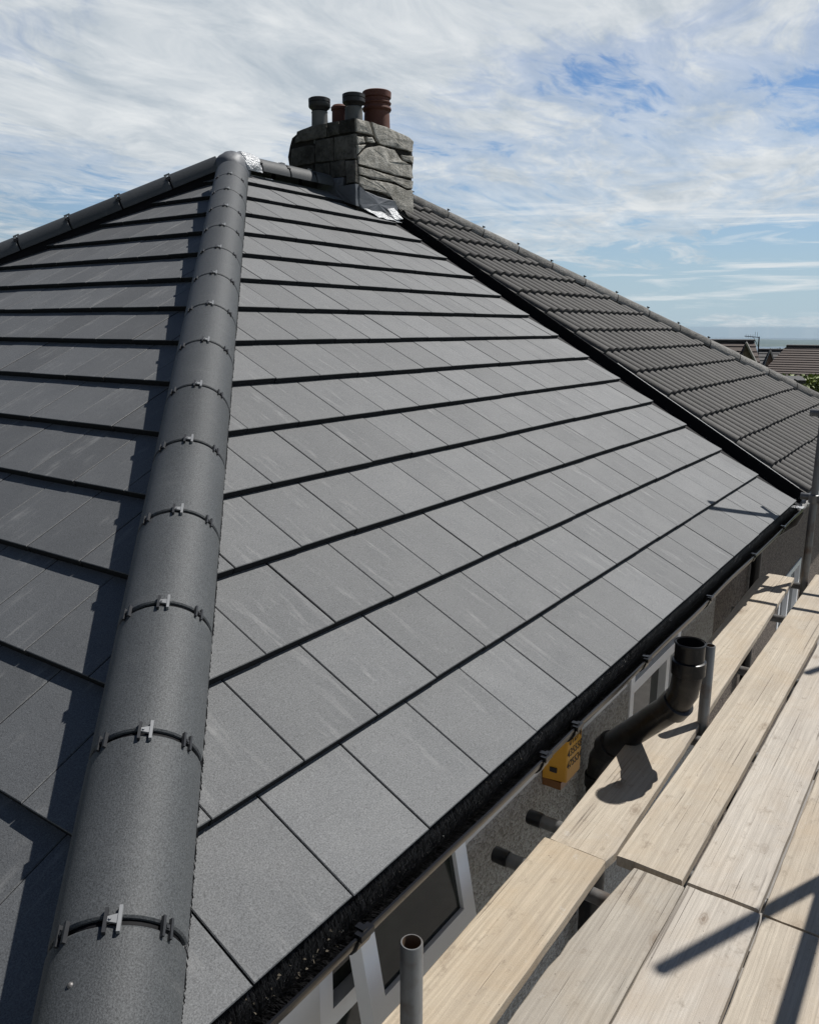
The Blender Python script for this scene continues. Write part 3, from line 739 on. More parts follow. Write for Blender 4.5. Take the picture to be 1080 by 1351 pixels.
# smooth pale band left of the first window
b = MB(); b.box((HC+0.16, YW-0.012, -1.9), (0.497, YW-0.001, -0.207)); b.build('pale_render_band', M_CREAM, house)
b = MB(); b.box((1.19, YW-0.010, -0.56), (2.85, YW-0.001, -0.207)); b.build('pale_render_band', M_CREAM, house)  # pale band below the soffit, right of the first window
def frame_box(b, x0, x1, z0, z1, y0, y1, w):
    b.box((x0, y0, z0), (x0+w, y1, z1)); b.box((x1-w, y0, z0), (x1, y1, z1))
    b.box((x0+w, y0, z0), (x1-w, y1, z0+w)); b.box((x0+w, y0, z1-w), (x1-w, y1, z1))
def window(x0, x1, z0, z1, transom=None, mull=None, parent=house, y=YW):
    b = MB(); frame_box(b, x0+0.002, x1-0.002, z0, z1-0.002, y-0.008, y+0.07, 0.055)
    if transom: b.box((x0+0.057, y-0.006, transom-0.03), (x1-0.057, y+0.068, transom+0.03))
    if mull: b.box((mull-0.03, y-0.007, z0+0.055), (mull+0.03, y+0.067, (transom-0.03) if transom else z1-0.057))
    w = b.build('window', M_WHITE, parent)
    b = MB(); b.box((x0-0.03, y-0.10, z0-0.045), (x1+0.03, y+0.05, z0-0.002)); b.build('sill', M_WHITE, w)
    def pane(a, c, d, e):
        g = MB(); g.box((a+0.003, y+0.035, d+0.003), (c-0.003, y+0.045, e-0.003)); g.build('pane', M_GLASS, w)
    zs = [(z0+0.055, (transom-0.03) if transom else z1-0.057)]
    for d, e in zs:
        if mull: pane(x0+0.057, mull-0.03, d, e); pane(mull+0.03, x1-0.057, d, e)
        else: pane(x0+0.057, x1-0.057, d, e)
    if transom: pane(x0+0.057, x1-0.057, transom+0.03, z1-0.057)
    return w
w1 = window(*W1, transom=-0.705)
# the top sash is open, hinged at its head
hinge = Vector((0, YW-0.012, -0.26)); ang = R(-11)
SM = Matrix.Translation(hinge) @ Matrix.Rotation(ang, 4, 'X')
b = MB(); sx0, sx1, sh = 0.575, 1.125, 0.44
for (a, c, d, e) in ((sx0, sx0+0.062, -sh, 0), (sx1-0.062, sx1, -sh, 0), (sx0+0.062, sx1-0.062, -sh, -sh+0.062), (sx0+0.062, sx1-0.062, -0.062, 0)):
    b.box((a, -0.05, d), (c, 0.0, e))
sash = b.build('sash', M_WHITE, w1, M=SM)
b = MB(); b.box((sx0+0.064, -0.036, -sh+0.064), (sx1-0.064, -0.026, -0.064)); b.build('pane', M_GLASS, w1, M=SM)
window(*W2, transom=-0.62, mull=3.55)

# black soil pipe: up the wall, out under the gutter and open above it
def soil_pipe():
    b = MB(); r = 0.056
    P = [Vector((2.33, 0.215, -2.8)), Vector((2.33, 0.215, -0.78)), Vector((2.31, 0.20, -0.68)), Vector((2.27, 0.15, -0.585)), Vector((2.21, 0.03, -0.45)), Vector((2.16, -0.08, -0.325)), Vector((2.125, -0.155, -0.24)), Vector((2.105, -0.19, -0.16)), Vector((2.10, -0.20, -0.08)), Vector((2.10, -0.20, 0.043))]
    b.tube(P, r, 24, cap=False)
    Q = [P[-1], P[-1] - Vector((0, 0, 0.12))]; b.tube(Q, r-0.004, 24, cap=False)
    n = 24; v = []
    for rr in (r, r-0.004):
        for j in range(n): v.append(P[-1] + Vector((rr*math.cos(2*math.pi*j/n), rr*math.sin(2*math.pi*j/n), 0)))
    b.add(v, [(j, (j+1) % n, n+(j+1) % n, n+j) for j in range(n)])
    o = b.build('soil_pipe', M_PIPE, house, True, sharp=50)
    for p, d in ((P[-1]-Vector((0, 0, 0.10)), Vector((0, 0, 1))), (P[6], P[7]-P[5]), (P[3], P[4]-P[2]), (Vector((2.33, 0.215, -0.80)), Vector((0, 0, 1)))):
        c = MB(); d = d.normalized(); c.tube([p-d*0.03, p-d*0.027, p+d*0.027, p+d*0.03], [r+0.003, r+0.008, r+0.008, r+0.003], 24); c.build('collar', M_PIPE, o, True, sharp=40)
    c = MB(); c.tube([P[-1]-Vector((0, 0, 0.004)), P[-1], P[-1]+Vector((0, 0, 0.003))], [r+0.0035, r+0.0045, r+0.001], 24, cap=False); c.build('socket_rim', M_CLIP, o, True)
    c = MB()
    for s in (0.05, -0.05): c.box((2.33+s-0.02, 0.20, -1.02), (2.33+s+0.02, 0.299, -0.98))
    c.build('pipe_bracket', M_BLACK, o)
soil_pipe()

# yellow alarm box
ab = tag(empty('alarm_box', (1.975, YW, -0.62)), 'yellow alarm box with black phone numbers on the wall under the gutter', 'alarm box')
b = MB(); ax0, ax1, ay, az0, az1 = 1.90, 2.055, 0.195, -0.605, -0.30
poly = [(ax0-0.005, YW-0.002), (ax1+0.005, YW-0.002), (ax1-0.004, ay), (ax0+0.010, ay)]
b.prism([Vector((x, y, az0)) for x, y in poly], Vector((0, 0, az1-az0)))
cs_ = b.build('casing', M_ALARM, ab)
mod = cs_.modifiers.new('bevel', 'BEVEL'); mod.width = 0.006; mod.segments = 2
b = MB(); b.box((ax0-0.0035, 0.235, -0.565), (ax0+0.004, 0.265, -0.545)); b.build('slot', M_INK, ab)
b = MB(); b.box((ax0+0.004, 0.215, -0.64), (ax1-0.006, YW-0.001, -0.607)); b.build('lower_strip', simple('brown_strip', (0.20, 0.09, 0.03), 0.3), ab)  # narrow brown strip below the casing
for i, s in enumerate(('01274', '435558', '475534')):
    cu = bpy.data.curves.new('lettering', 'FONT'); cu.body = s; cu.size = 0.048; cu.extrude = 0.0006; cu.align_x = 'CENTER'
    cu.materials.append(M_INK)
    to = bpy.data.objects.new('lettering_source', cu); me = bpy.data.meshes.new_from_object(to); bpy.data.objects.remove(to)
    o = bpy.data.objects.new('lettering', me)
    _reg(o, ab, Matrix.Translation(((ax0+ax1)/2+0.003, ay-0.001, -0.440-0.052*i)) @ Matrix.Rotation(R(90), 4, 'X'))

# ------------------------------------------------------------------ gully between the roofs and the old roof
NB0 = 5.60; NH_SUM = 10.3; NZ = 0.035
b = MB(); b.prism([Vector((VX+0.002, -0.03, -0.058)), Vector((NB0+0.05, -0.03, -0.058)), Vector((NB0+0.05, UR-0.15, -0.058)), Vector((VX+0.002, UR-0.15, -0.058))], Vector((0, 0, 0.012)))
b.box((VX+0.003, -0.02, -0.046), (VX+0.012, UR-0.2, -0.026))
gul = b.build('valley_gutter', M_GULLY, house, M=SR)
b = MB(); b.box((NB0-0.02, -0.02, -0.046), (NB0-0.012, UR-0.25, 0.034)); b.build('valley_upstand', M_GULLY, gul, M=SR)
b = MB(); b.box((NB0-0.022, 0.05, 0.0345), (NB0-0.012, 1.75, 0.038)); b.build('valley_lip', M_LIP, gul, M=SR)
nslope = deck(neigh, SR @ Matrix.Translation((0, 0, NZ)), [(NB0+0.02, 0.0), (NH_SUM, 0.0), (NH_SUM-YR, UR), (NB0+0.02, UR)], nz=-0.075)
ROLLP = 0.1555
def roll_tile(poly_x0, poly_x1, u1a, u1b, g=G):
    """two-roll tile between x0..x1, upper end clipped by a straight line u1a..u1b"""
    xs = []; W2_ = poly_x1-poly_x0
    prof = [(0.0, 0.0), (0.17, 0.0), (0.24, 0.022), (0.36, 0.039), (0.54, 0.044), (0.72, 0.039), (0.85, 0.022), (0.92, 0.001)]
    pts = []
    nr = int(math.ceil(W2_/ROLLP - 1e-6))
    for k in range(nr):
        for fx, fz in prof: pts.append(((k+fx)*ROLLP, fz))
    pts.append((nr*ROLLP, 0.0))
    pts = [(x, z) for x, z in pts if x <= W2_ + 1e-6]
    v = []; f = []; n = len(pts); th = 0.026
    for x, z in pts:
        ub = u1a + (u1b-u1a)*x/W2_ if W2_ else u1a
        ub = max(0.004, ub)
        v += [(x, 0, z-th-0.006), (x, 0, z), (x, ub, z - th*ub/g)]
    for i in range(n-1):
        a = 3*i; c = 3*(i+1); f += [(a, c, c+1, a+1), (a+1, c+1, c+2, a+2)]
    f += [(0, 1, 2), (3*(n-1), 3*(n-1)+2, 3*(n-1)+1)]
    me = bpy.data.meshes.new('roof_tile'); me.from_pydata(v, [], f); me.update()
    for p in me.polygons: p.use_smooth = True
    me.set_sharp_from_angle(angle=R(50)); return me
TW = 2*ROLLP; cache = None; nN = 0
for r in range(15):
    u0 = r*G - 0.012; k = 0
    while True:
        x0 = NB0 + k*TW
        xl = lambda u: NH_SUM - 0.02 - u*C31      # hip in plan
        if x0 >= xl(u0): break
        x1 = min(x0+TW, xl(u0)); ut = min(G+0.05, UR-0.02-u0)
        if ut < 0.05: break
        # upper length limited by the hip at each side
        ua = min(ut, (NH_SUM-0.02-x0)/C31 - u0); ub = min(ut, max(0.004, (NH_SUM-0.02-x1)/C31 - u0))
        M = SR @ Matrix.Translation((x0, u0 + rnd.uniform(-0.004, 0.004), NZ + rnd.uniform(-0.002, 0.002)))
        if in_view([M @ Vector((0, 0, 0)), M @ Vector((TW, G, 0))], 400):
            if ua == ub == G+0.05 and x1 == x0+TW:
                if cache is None: cache = roll_tile(0, TW, ua, ub)
                obj('roof_tile', cache, M_OLD, nslope, M)
            else: obj('roof_tile', roll_tile(0, x1-x0, ua, ub), M_OLD, nslope, M)
            nN += 1
        k += 1
print('old tiles', nN)
# old hip caps and ridge: mortar bedded half rounds with small dark clips at the joints
def old_caps(A, d, t0, step, count, r):
    d, e1, e2 = frame_of(d); base = Matrix(((d.x, e1.x, e2.x, 0), (d.y, e1.y, e2.y, 0), (d.z, e1.z, e2.z, 0), (0, 0, 0, 1)))
    me = cap_mesh(r, step-0.012, n=14, flare=0.004); me.materials.append(M_OLDHIP)
    seal = ring_mesh(r-0.018, r-0.003, -0.016, 0.004, 14); seal.materials.append(M_SEAL)
    tb = MB(); tb.box((-0.007, -0.008, -0.004), (0.007, 0.008, 0.016)); tb.box((-0.018, -0.007, 0.016), (0.014, 0.007, 0.023)); tm = mesh('clip', tb.v, tb.f); tm.materials.append(M_SEAL)
    for i in range(count):
        M = Matrix.Translation(Vector(A)+d*(t0+i*step)) @ base @ Matrix.Rotation(rnd.uniform(-0.02, 0.02), 4, 'X') @ Matrix.Translation((0, 0, rnd.uniform(-0.004, 0.004)))
        o = obj('hip_tile', me, M_OLDHIP, neigh, M); obj('seal', seal, M_SEAL, o, M)
        obj('clip', tm, M_SEAL, o, M @ Matrix.Translation((0, 0, r)))
old_caps((NH_SUM, 0, 0.02), (-1, 1, T31), 0.05, 0.412, 16, 0.098)
old_caps((5.86, YR, ZR+0.015), (1, 0, 0), 0.03, 0.412, 1, 0.098)
bb = MB(); bb.prism([Vector((NB0, 2*YR, -0.05)), Vector((NH_SUM, 2*YR, -0.05)), Vector((NH_SUM-YR, YR, ZR-0.05)), Vector((NB0, YR, ZR-0.05))], Vector((0, 0, -0.05)))
bb.prism([Vector((NH_SUM, 0, -0.05)), Vector((NH_SUM, 2*YR, -0.05)), Vector((NH_SUM-YR, YR, ZR-0.05))], Vector((0, 0, -0.05)))
bb.build('back_slope', M_OLD, neigh)
# mortar bed under the old hip caps
b = MB(); d_, e1_, e2_ = frame_of((-1, 1, T31)); A_ = Vector((NH_SUM, 0, 0.02))
b.prism([A_+e1_*0.085-e2_*0.05, A_+d_*6.15+e1_*0.085-e2_*0.05, A_+d_*6.15-e1_*0.085-e2_*0.05, A_-e1_*0.085-e2_*0.05], e2_*0.055); b.build('mortar_bed', M_STACK, neigh)
# neighbour walls, gutter, downpipe, window
W4 = (6.95, 7.95, -1.75, -1.08)
wall_with_holes('wall', 5.389, NH_SUM-0.25, GROUND, -0.16, YW, [W4], M_DASHB, neigh)
b = MB(); b.box((NH_SUM-0.45, YW+0.202, GROUND), (NH_SUM-0.252, 2*YR-0.3, -0.16)); b.build('end_wall', M_DASHB, neigh)
window(*W4, mull=7.4, parent=neigh)
b = MB(); b.box((5.43, 0.03, -0.17), (NH_SUM, 0.055, -0.02)); b.build('fascia', M_DARKB, neigh)
b = MB(); b.box((5.43, 0.057, -0.172), (NH_SUM, YW, -0.158)); b.build('soffit', M_DARKB, neigh)
og = gutter('gutter', 5.45, NH_SUM, neigh, simple('grey_old_gutter', (0.20, 0.20, 0.20), 0.5), 0.002)
b = MB(); b.tube([(5.50, -0.01, -0.10), (5.50, 0.02, -0.18), (5.50, 0.20, -0.34), (5.50, 0.25, -0.42), (5.50, 0.25, GROUND+0.1)], 0.036, 14); b.build('downpipe', M_BLACK, neigh, True, sharp=50)

# ------------------------------------------------------------------ chimney
chim = tag(empty('chimney', (5.43, 4.1, ZR)), 'old weathered chimney stack with four pots between the new and old roofs', 'chimney')
def stack():
    x0, x1, y0, y1 = CH0+0.015, CH1-0.01, CHY+0.02, 4.50
    lev = [(1.95, 0, 0, 0), (2.25, 0, 0, 0), (2.45, 0.0, 0, 0), (2.62, -0.006, 0.0, 0.0), (2.74, -0.012, -0.012, -0.015), (2.83, -0.008, 0.0, 0.005), (2.90, 0.0, 0.03, 0.03), (2.955, 0.012, 0.085, 0.09), (2.985, 0.03, 0.15, 0.15)]
    v = []; f = []; n = 10
    for z, nc, rc, lc in lev:
        cs = [Vector((x0+nc, y0+nc, z)), Vector((x1-rc, y0+nc, z - (0.02 if z > 2.93 else 0))), Vector((x1-rc, y1-lc, z-(0.02 if z > 2.93 else 0))), Vector((x0+nc, y1-lc, z-(0.015 if z > 2.93 else 0)))]
        for s in range(4):
            for i in range(n):
                p = cs[s].lerp(cs[(s+1) % 4], i/n)
                q = p + Vector((noise.noise(p*9), noise.noise(p*9+Vector((5, 1, 2))), 0.5*noise.noise(p*7+Vector((1, 7, 3)))))*0.012
                v.append(q)
    k = 4*n
    for i in range(len(lev)-1):
        for j in range(k): f.append((i*k+j, i*k+(j+1) % k, (i+1)*k+(j+1) % k, (i+1)*k+j))
    f.append(tuple(range(k)))
    top = len(v); v.append(Vector(((x0+x1)/2-0.02, (y0+y1)/2, 3.005)))
    for j in range(k): f.append(((len(lev)-1)*k+j, (len(lev)-1)*k+(j+1) % k, top))
    me = mesh('stack', v, f); return obj('stack', me, M_STACK, chim)
stk = stack()
def crop(px, py): return 370+px/5.684, 110+py/5.684
def slab(name, pts, plane, mat, th, parent, seed, rough=0.006, lift=0.0):
    P = []
    for i, (a, c) in enumerate(pts):
        a2, c2 = pts[(i+1) % len(pts)]
        for s in (0, 0.33, 0.66):
            x, y = crop(a+(a2-a)*s, c+(c2-c)*s)
            P.append(on_y(x, y, CHY) if plane == 'y' else on_x(x, y, CH0))
    P = [p + Vector((noise.noise(p*30+Vector((seed, 0, 0))), noise.noise(p*30+Vector((0, seed, 3))), noise.noise(p*30+Vector((2, 0, seed)))))*rough for p in P]
    out = Vector((0, -1, 0)) if plane == 'y' else Vector((-1, 0, 0))
    for p in P:
        if plane == 'y': p.y = CHY + 0.035
        else: p.x = CH0 + 0.03
    # fan about the centroid with an uneven surface
    n = len(P); c = sum(P, Vector())/n; v = list(P); f = []
    tops = [p + out*(th*(0.92 + 0.16*noise.noise(p*8+Vector((seed, seed, 0))))) for p in P]
    cf = c + out*th
    inner = [t + (cf-t)*min(0.5, 0.012/max(0.02, (cf-t).length)) + out*0.003 for t in tops]
    in2 = [t + (cf-t)*0.5 + out*(0.004+0.007*noise.noise(t*10+Vector((seed, 1, 1)))) for t in tops]
    ce = cf + out*0.004
    v = P + tops + inner + in2 + [ce]
    f.append(tuple(range(n)))
    for b0 in (0, n, 2*n):
        for i in range(n): f.append((b0+i, b0+(i+1) % n, b0+n+(i+1) % n, b0+n+i))
    for i in range(n): f.append((3*n+i, 3*n+(i+1) % n, 4*n))
    return obj(name, mesh(name, v, f), mat, parent)
front = [[(560,262),(655,290),(685,385),(565,358)], [(675,288),(830,345),(955,398),(992,440),(985,515),(840,477),(735,452),(702,388)],
  [(568,397),(612,397),(625,445),(570,450)], [(636,402),(680,402),(702,447),(645,440)], [(572,462),(634,460),(576,530)],
  [(578,545),(642,482),(735,466),(850,500),(900,578),(978,612),(987,712),(850,684),(720,642),(582,603)], [(905,535),(990,548),(987,600),(915,572)],
  [(582,622),(720,660),(850,702),(990,730),(987,790),(940,782),(860,742),(780,728),(700,716),(587,678)],
  [(583,692),(690,727),(790,742),(870,767),(940,800),(987,802),(990,1005),(930,985),(872,930),(858,878),(842,858),(780,828),(700,798),(622,788),(586,745)]]
for i, p in enumerate(front): slab('render_patch', p, 'y', M_PATCH, 0.048, stk, i*3.7)
left = [[(445,284),(556,258),(556,362),(445,378)], [(352,296),(440,285),(440,376),(352,402)], [(128,362),(240,316),(346,300),(346,400),(240,420),(112,446)],
  [(85,492),(230,462),(260,470),(258,592),(150,610),(74,632)], [(265,430),(400,405),(400,580),(265,590)], [(406,404),(556,376),(560,560),(406,578)],
  [(92,648),(250,612),(252,690),(165,700)], [(262,604),(366,594),(372,690),(262,690)], [(374,590),(482,574),(490,692),(384,708)], [(490,582),(564,574),(568,740),(496,750)]]
for i, p in enumerate(left): slab('stone', p, 'x', M_STONE, 0.042, stk, 50+i*2.3)
slab('lead_flashing', [(170,712),(380,716),(482,704),(472,768),(570,752),(576,918),(470,884),(250,795)], 'x', M_LEAD, 0.05, chim, 91, 0.004)
slab('lead_flashing', [(578,768),(606,800),(720,846),(850,882),(874,925),(868,996),(800,1004),(690,990),(600,935),(580,905)], 'y', M_LEAD, 0.055, chim, 93, 0.004)
# crumpled new lead at the foot of the apron and over the end of the gully
zf = 3.60*T31
wrinkled('lead_apron', [(5.16, 3.60, 3.60*T31+0.012), (5.45, 3.56, 3.56*T31+0.012), (5.45, 3.69, 3.69*T31+0.015), (5.06, 3.71, 3.71*T31+0.015)], M_FOIL, chim, 0.012, 18, 8)
wrinkled('lead_apron', [(5.38, 3.58, 3.58*T31+0.02), (5.47, 3.56, 3.56*T31+0.05), (5.47, 3.66, 3.66*T31+0.09), (5.38, 3.68, 3.68*T31+0.06)], M_FOIL, chim, 0.015, 12, 8)
wrinkled('mortar_fillet', [(5.62, 3.55, 3.55*T31+0.075), (5.78, 3.58, 3.58*T31+0.075), (5.82, 3.70, 3.70*T31+0.07), (5.62, 3.70, 3.70*T31+0.07)], M_STONE, chim, 0.02, 12, 8)
def pot(prof, mat, x, y, z, n=28):
    b = MB(); b.lathe([(r, z+h) for r, h in prof], x, y, n); return b.build('chimney_pot', mat, chim, True, sharp=40)
def cowl(parent, x, y, z, r=0.098):
    b = MB(); b.lathe([(0.02, 0.085), (r*0.86, 0.085), (r, 0.078), (r, 0.050), (r*0.93, 0.048), (r*0.93, 0.044), (r, 0.042), (r, 0.012), (r*0.9, 0.0), (r*0.8, -0.004), (r*0.7, -0.02)], 0, 0, 24)
    return b.build('cowl', M_COWL, parent, True, M=Matrix.Translation((x, y, z)), sharp=40)
def at_pix(px, py, Y): return on_y(px, py, Y)
a = at_pix(421.5, 150, 4.20); p1 = pot([(0.078, -0.16), (0.074, 0.0), (0.071, 0.10), (0.074, 0.115), (0.066, 0.12)], M_POTG, a.x, a.y, 3.0-0.02); t_ = at_pix(421, 143, 4.20); cowl(p1, a.x, a.y, t_.z)
a = at_pix(466.5, 140, 4.05); p2 = pot([(0.084, -0.2), (0.082, 0.10), (0.078, 0.16), (0.082, 0.17), (0.07, 0.18)], M_POTG, a.x, a.y, 3.0); t_ = at_pix(466, 137, 4.05); cowl(p2, a.x, a.y, t_.z, 0.104)
a = at_pix(497, 140, 4.02); zt = at_pix(497, 121, 4.02).z
p3 = pot([(0.128, -0.45), (0.120, -0.21), (0.118, -0.175), (0.130, -0.170), (0.138, -0.155), (0.134, -0.140), (0.122, -0.134), (0.122, -0.118), (0.132, -0.112), (0.136, -0.100), (0.122, -0.092), (0.120, -0.062), (0.134, -0.056), (0.136, -0.006), (0.128, 0.0), (0.108, 0.0), (0.10, -0.05), (0.10, -0.3)], M_TERRA, a.x, a.y, zt)
a = at_pix(449, 148, 4.32); zt = at_pix(449, 139, 4.32).z
p4 = pot([(0.085, -0.3), (0.08, -0.05), (0.088, -0.045), (0.09, -0.02), (0.07, 0.0), (0.06, 0.0), (0.055, -0.1)], M_TERRA, a.x, a.y, zt)
M_TERRA2 = None

# ------------------------------------------------------------------ scaffold: tubes and boards
ZB = -0.5; BT = 0.038; YS = -0.163
scf = tag(empty('scaffold', (2.5, -0.7, GROUND)), 'grey steel tube scaffold carrying timber boards along the eaves', 'scaffold')
TR = 0.02415
def tube_obj(name, a, c, parent=scf, r=TR, mat=M_STEEL, hollow=True, inner_mat=None):
    a = Vector(a); c = Vector(c); d = (c-a).normalized()
    b = MB(); b.tube([a, a+d*0.002, c-d*0.002, c], [r-0.0015, r, r, r-0.0015], 20, cap=False)
    ri = r-0.004
    b.tube([a, a+d*0.25], ri, 20, cap=False); b.tube([c-d*0.25, c], ri, 20, cap=False)
    n = 20
    up = Vector((0, 0, 1)) if abs(d.z) < 0.9 else Vector((1, 0, 0)); s1 = d.cross(up).normalized(); s2 = s1.cross(d)
    for p in (a, c):
        v = [p + rr*(math.cos(2*math.pi*j/n)*s1 + math.sin(2*math.pi*j/n)*s2) for rr in (r-0.0015, ri) for j in range(n)]
        b.add(v, [(j, (j+1) % n, n+(j+1) % n, n+j) for j in range(n)])
    me = bpy.data.meshes.new(name); me.from_pydata([tuple(p) for p in b.v], [], b.f); me.update(); me.shade_smooth(); me.set_sharp_from_angle(angle=R(50))
    me.materials.append(mat); me.materials.append(M_RUST)
    for p in me.polygons:
        if 60 <= p.index < 100: p.material_index = 1
    return obj(name, me, mat, parent)
def coupler(parent, p, axis='x'):
    b = MB(); p = Vector(p)
    b.tube([p+Vector((0, 0, -0.03)), p+Vector((0, 0, -0.026)), p+Vector((0, 0, 0.026)), p+Vector((0, 0, 0.03))], [TR+0.004, TR+0.011, TR+0.011, TR+0.004], 14)
    q = p + (Vector((0, -0.052, 0)) if axis == 'x' else Vector((-0.052, 0, 0)))
    dv = Vector((0.03, 0, 0)) if axis == 'x' else Vector((0, 0.03, 0))
    b.tube([q-dv, q-dv*0.9, q+dv*0.9, q+dv], [TR+0.004, TR+0.011, TR+0.011, TR+0.004], 14)
    b.tube([p+Vector((0.034, 0.02, 0)), p+Vector((0.034, -0.045, 0))], 0.008, 8); b.box(p+Vector((0.022, -0.052, -0.012)), p+Vector((0.046, -0.04, 0.012)))
    return b.build('coupler', M_STEEL, parent, True, sharp=40)
sA = tube_obj('standard', (0.290, YS, GROUND), (0.290, YS, -0.030))
sB = tube_obj('standard', (2.560, YS, GROUND), (2.560, YS, -0.132))
sC = tube_obj('standard', (5.085, YS+0.01, GROUND), (5.085, YS+0.01, 1.72))
coupler(sC, (5.085, YS+0.01, 0.085)); coupler(sC, (5.085, YS+0.01, 0.66))
for x, h in ((2.588, 2.01), (5.0, 2.1)):
    s = tube_obj('standard', (x, -1.18, GROUND), (x, -1.18, h)); coupler(s, (x, -1.18, 0.68)); coupler(s, (x, -1.18, 0.1))
tube_obj('guard_rail', (-0.2, -1.12, 0.68), (5.6, -1.12, 0.68))
# return rails across the far end of the lift
for x, z in ((5.14, 0.66), (5.14, 0.085)): tube_obj('guard_rail', (x, -1.35, z), (x, -0.06, z))
zt_ = ZB-BT-TR-0.001
for x, yi in ((1.295, 0.182), (1.562, 0.186), (2.50, 0.13), (3.40, 0.15), (4.36, 0.15), (5.15, 0.12)):
    tube_obj('transom', (x, -1.4, zt_), (x, yi, zt_))
# black end caps of the two transoms nearest the wall
for x, yi in ((1.295, 0.182), (1.562, 0.186)):
    b = MB(); b.tube([(x, yi-0.05, zt_), (x, yi+0.002, zt_), (x, yi+0.006, zt_)], [TR+0.0035, TR+0.0035, TR], 18); b.build('end_cap', M_BLACK, scf, True, sharp=50)
for y in (-0.33, -1.25): tube_obj('ledger', (-0.6, y, zt_-2*TR-0.001), (5.9, y, zt_-2*TR-0.001))

def board(x0, x1, yc0, yc1, mat, seed, label, w=0.225, z=ZB, notch=None):
    """yc0,yc1: outer (house side) edge at either end"""
    r = random.Random(seed); n = max(24, int((x1-x0)/0.06)); c = 0.003; v = []; f = []
    for i in range(n+1):
        s = i/n; x = x0 + (x1-x0)*s; ya = yc0 + (yc1-yc0)*s
        e1_ = 0.0016*noise.noise(Vector((x*9, seed, 0))) + 0.0010*noise.noise(Vector((x*2, seed, 4))); e2_ = 0.0016*noise.noise(Vector((x*9, seed, 9))) + 0.0010*noise.noise(Vector((x*2.2, seed, 14)))
        wz = 0.003*noise.noise(Vector((x*0.9, seed, 20))); cup = 0.0012
        ch1 = c + 0.004*max(0, noise.noise(Vector((x*14, seed, 30)))); ch2 = c + 0.004*max(0, noise.noise(Vector((x*14, seed, 40))))
        if notch:
            for (nx, nl, na, side) in notch:
                q = max(0, 1-abs(x-nx)/nl)
                if side > 0: e1_ -= na*q
                else: e2_ += na*q
        yt, yb = ya + e1_, ya - w + e2_
        xx = x
        ring = []
        for (yy, zz, ex) in ((yt-ch1, z, 1), (yt, z-ch1, 1), (yt, z-BT+c, 1), (yt-c, z-BT, 1), (yb+c, z-BT, 1), (yb, z-BT+c, 1), (yb, z-ch2, 1), (yb+ch2, z, 1), (ya-w*0.75, z+cup*0.5, 1), (ya-w*0.5, z+cup, 1), (ya-w*0.25, z+cup*0.5, 1)):
            dx = 0
            if i in (0, n): dx = 0.004*noise.noise(Vector((yy*22, zz*30, seed+i)))
            ring.append(Vector((xx+dx, yy, zz+wz)))
        v += ring; k = len(ring)
    for i in range(n):
        for j in range(k): f.append((i*k+j, i*k+(j+1) % k, (i+1)*k+(j+1) % k, (i+1)*k+j))
    f += [tuple(range(k)), tuple(n*k+j for j in range(k))]
    me = mesh('scaffold_board', v, f, True); me.set_sharp_from_angle(angle=R(30))
    me.transform(Matrix.Translation((-x0, 0, -z)))
    o = obj('scaffold_board', me, mat, None, Matrix.Translation((x0, 0, z)))
    return tag(o, label, 'scaffold board', 'timber boards laid on the scaffold')
board(0.30, 1.392, 0.046, 0.048, M_WOOD[0], 3, 'nearest board beside the house wall, right behind the short upright tube', w=0.222, z=ZB+0.004)
board(1.397, 5.12, 0.030, 0.132, M_WOOD[3], 8, 'long board under the black pipe, carrying its dark curved shadow', w=0.215, notch=[(1.40, 0.05, 0.012, -1), (5.1, 0.12, 0.05, 1)])
board(-0.45, 1.424, -0.204, -0.214, M_WOOD[1], 12, 'grey board with a splintered raw edge beside the wide gap', w=0.208, z=ZB-0.004, notch=[(1.43, 0.5, 0.045, 1), (0.93, 0.06, 0.008, 1)])
board(1.446, 5.30, -0.192, -0.190, M_WOOD[3], 17, 'long board running beside the narrow gap, just outside the black pipe', w=0.216)
board(-0.45, 1.434, -0.424, -0.424, M_WOOD[2], 23, 'pale board on which the dark bar shadow ends', w=0.222, z=ZB-0.003)
board(1.450, 5.4, -0.424, -0.432, M_WOOD[2], 29, 'long pale board with swirling grain beyond the board joint', w=0.214)
board(-0.45, 1.428, -0.655, -0.655, M_WOOD[3], 31, 'bottom corner board crossed by the broad dark shadow, near side of the joint', z=ZB-0.003)
board(1.437, 5.4, -0.650, -0.655, M_WOOD[3], 37, 'cracked board at the right edge, where the two dark shadows meet', z=ZB-0.002)
# raw splintered wood along the edge of the grey board
m_, t_, b_ = newmat('raw_split_wood'); v_, r_ = objvec(t_); t_.links.new(mixc(t_, noisen(t_, mapping(t_, v_, (8, 160, 60)), 1, 4), (0.42, 0.28, 0.14), (0.66, 0.48, 0.28)), b_.inputs['Base Color']); setp(b_, Roughness=0.8)

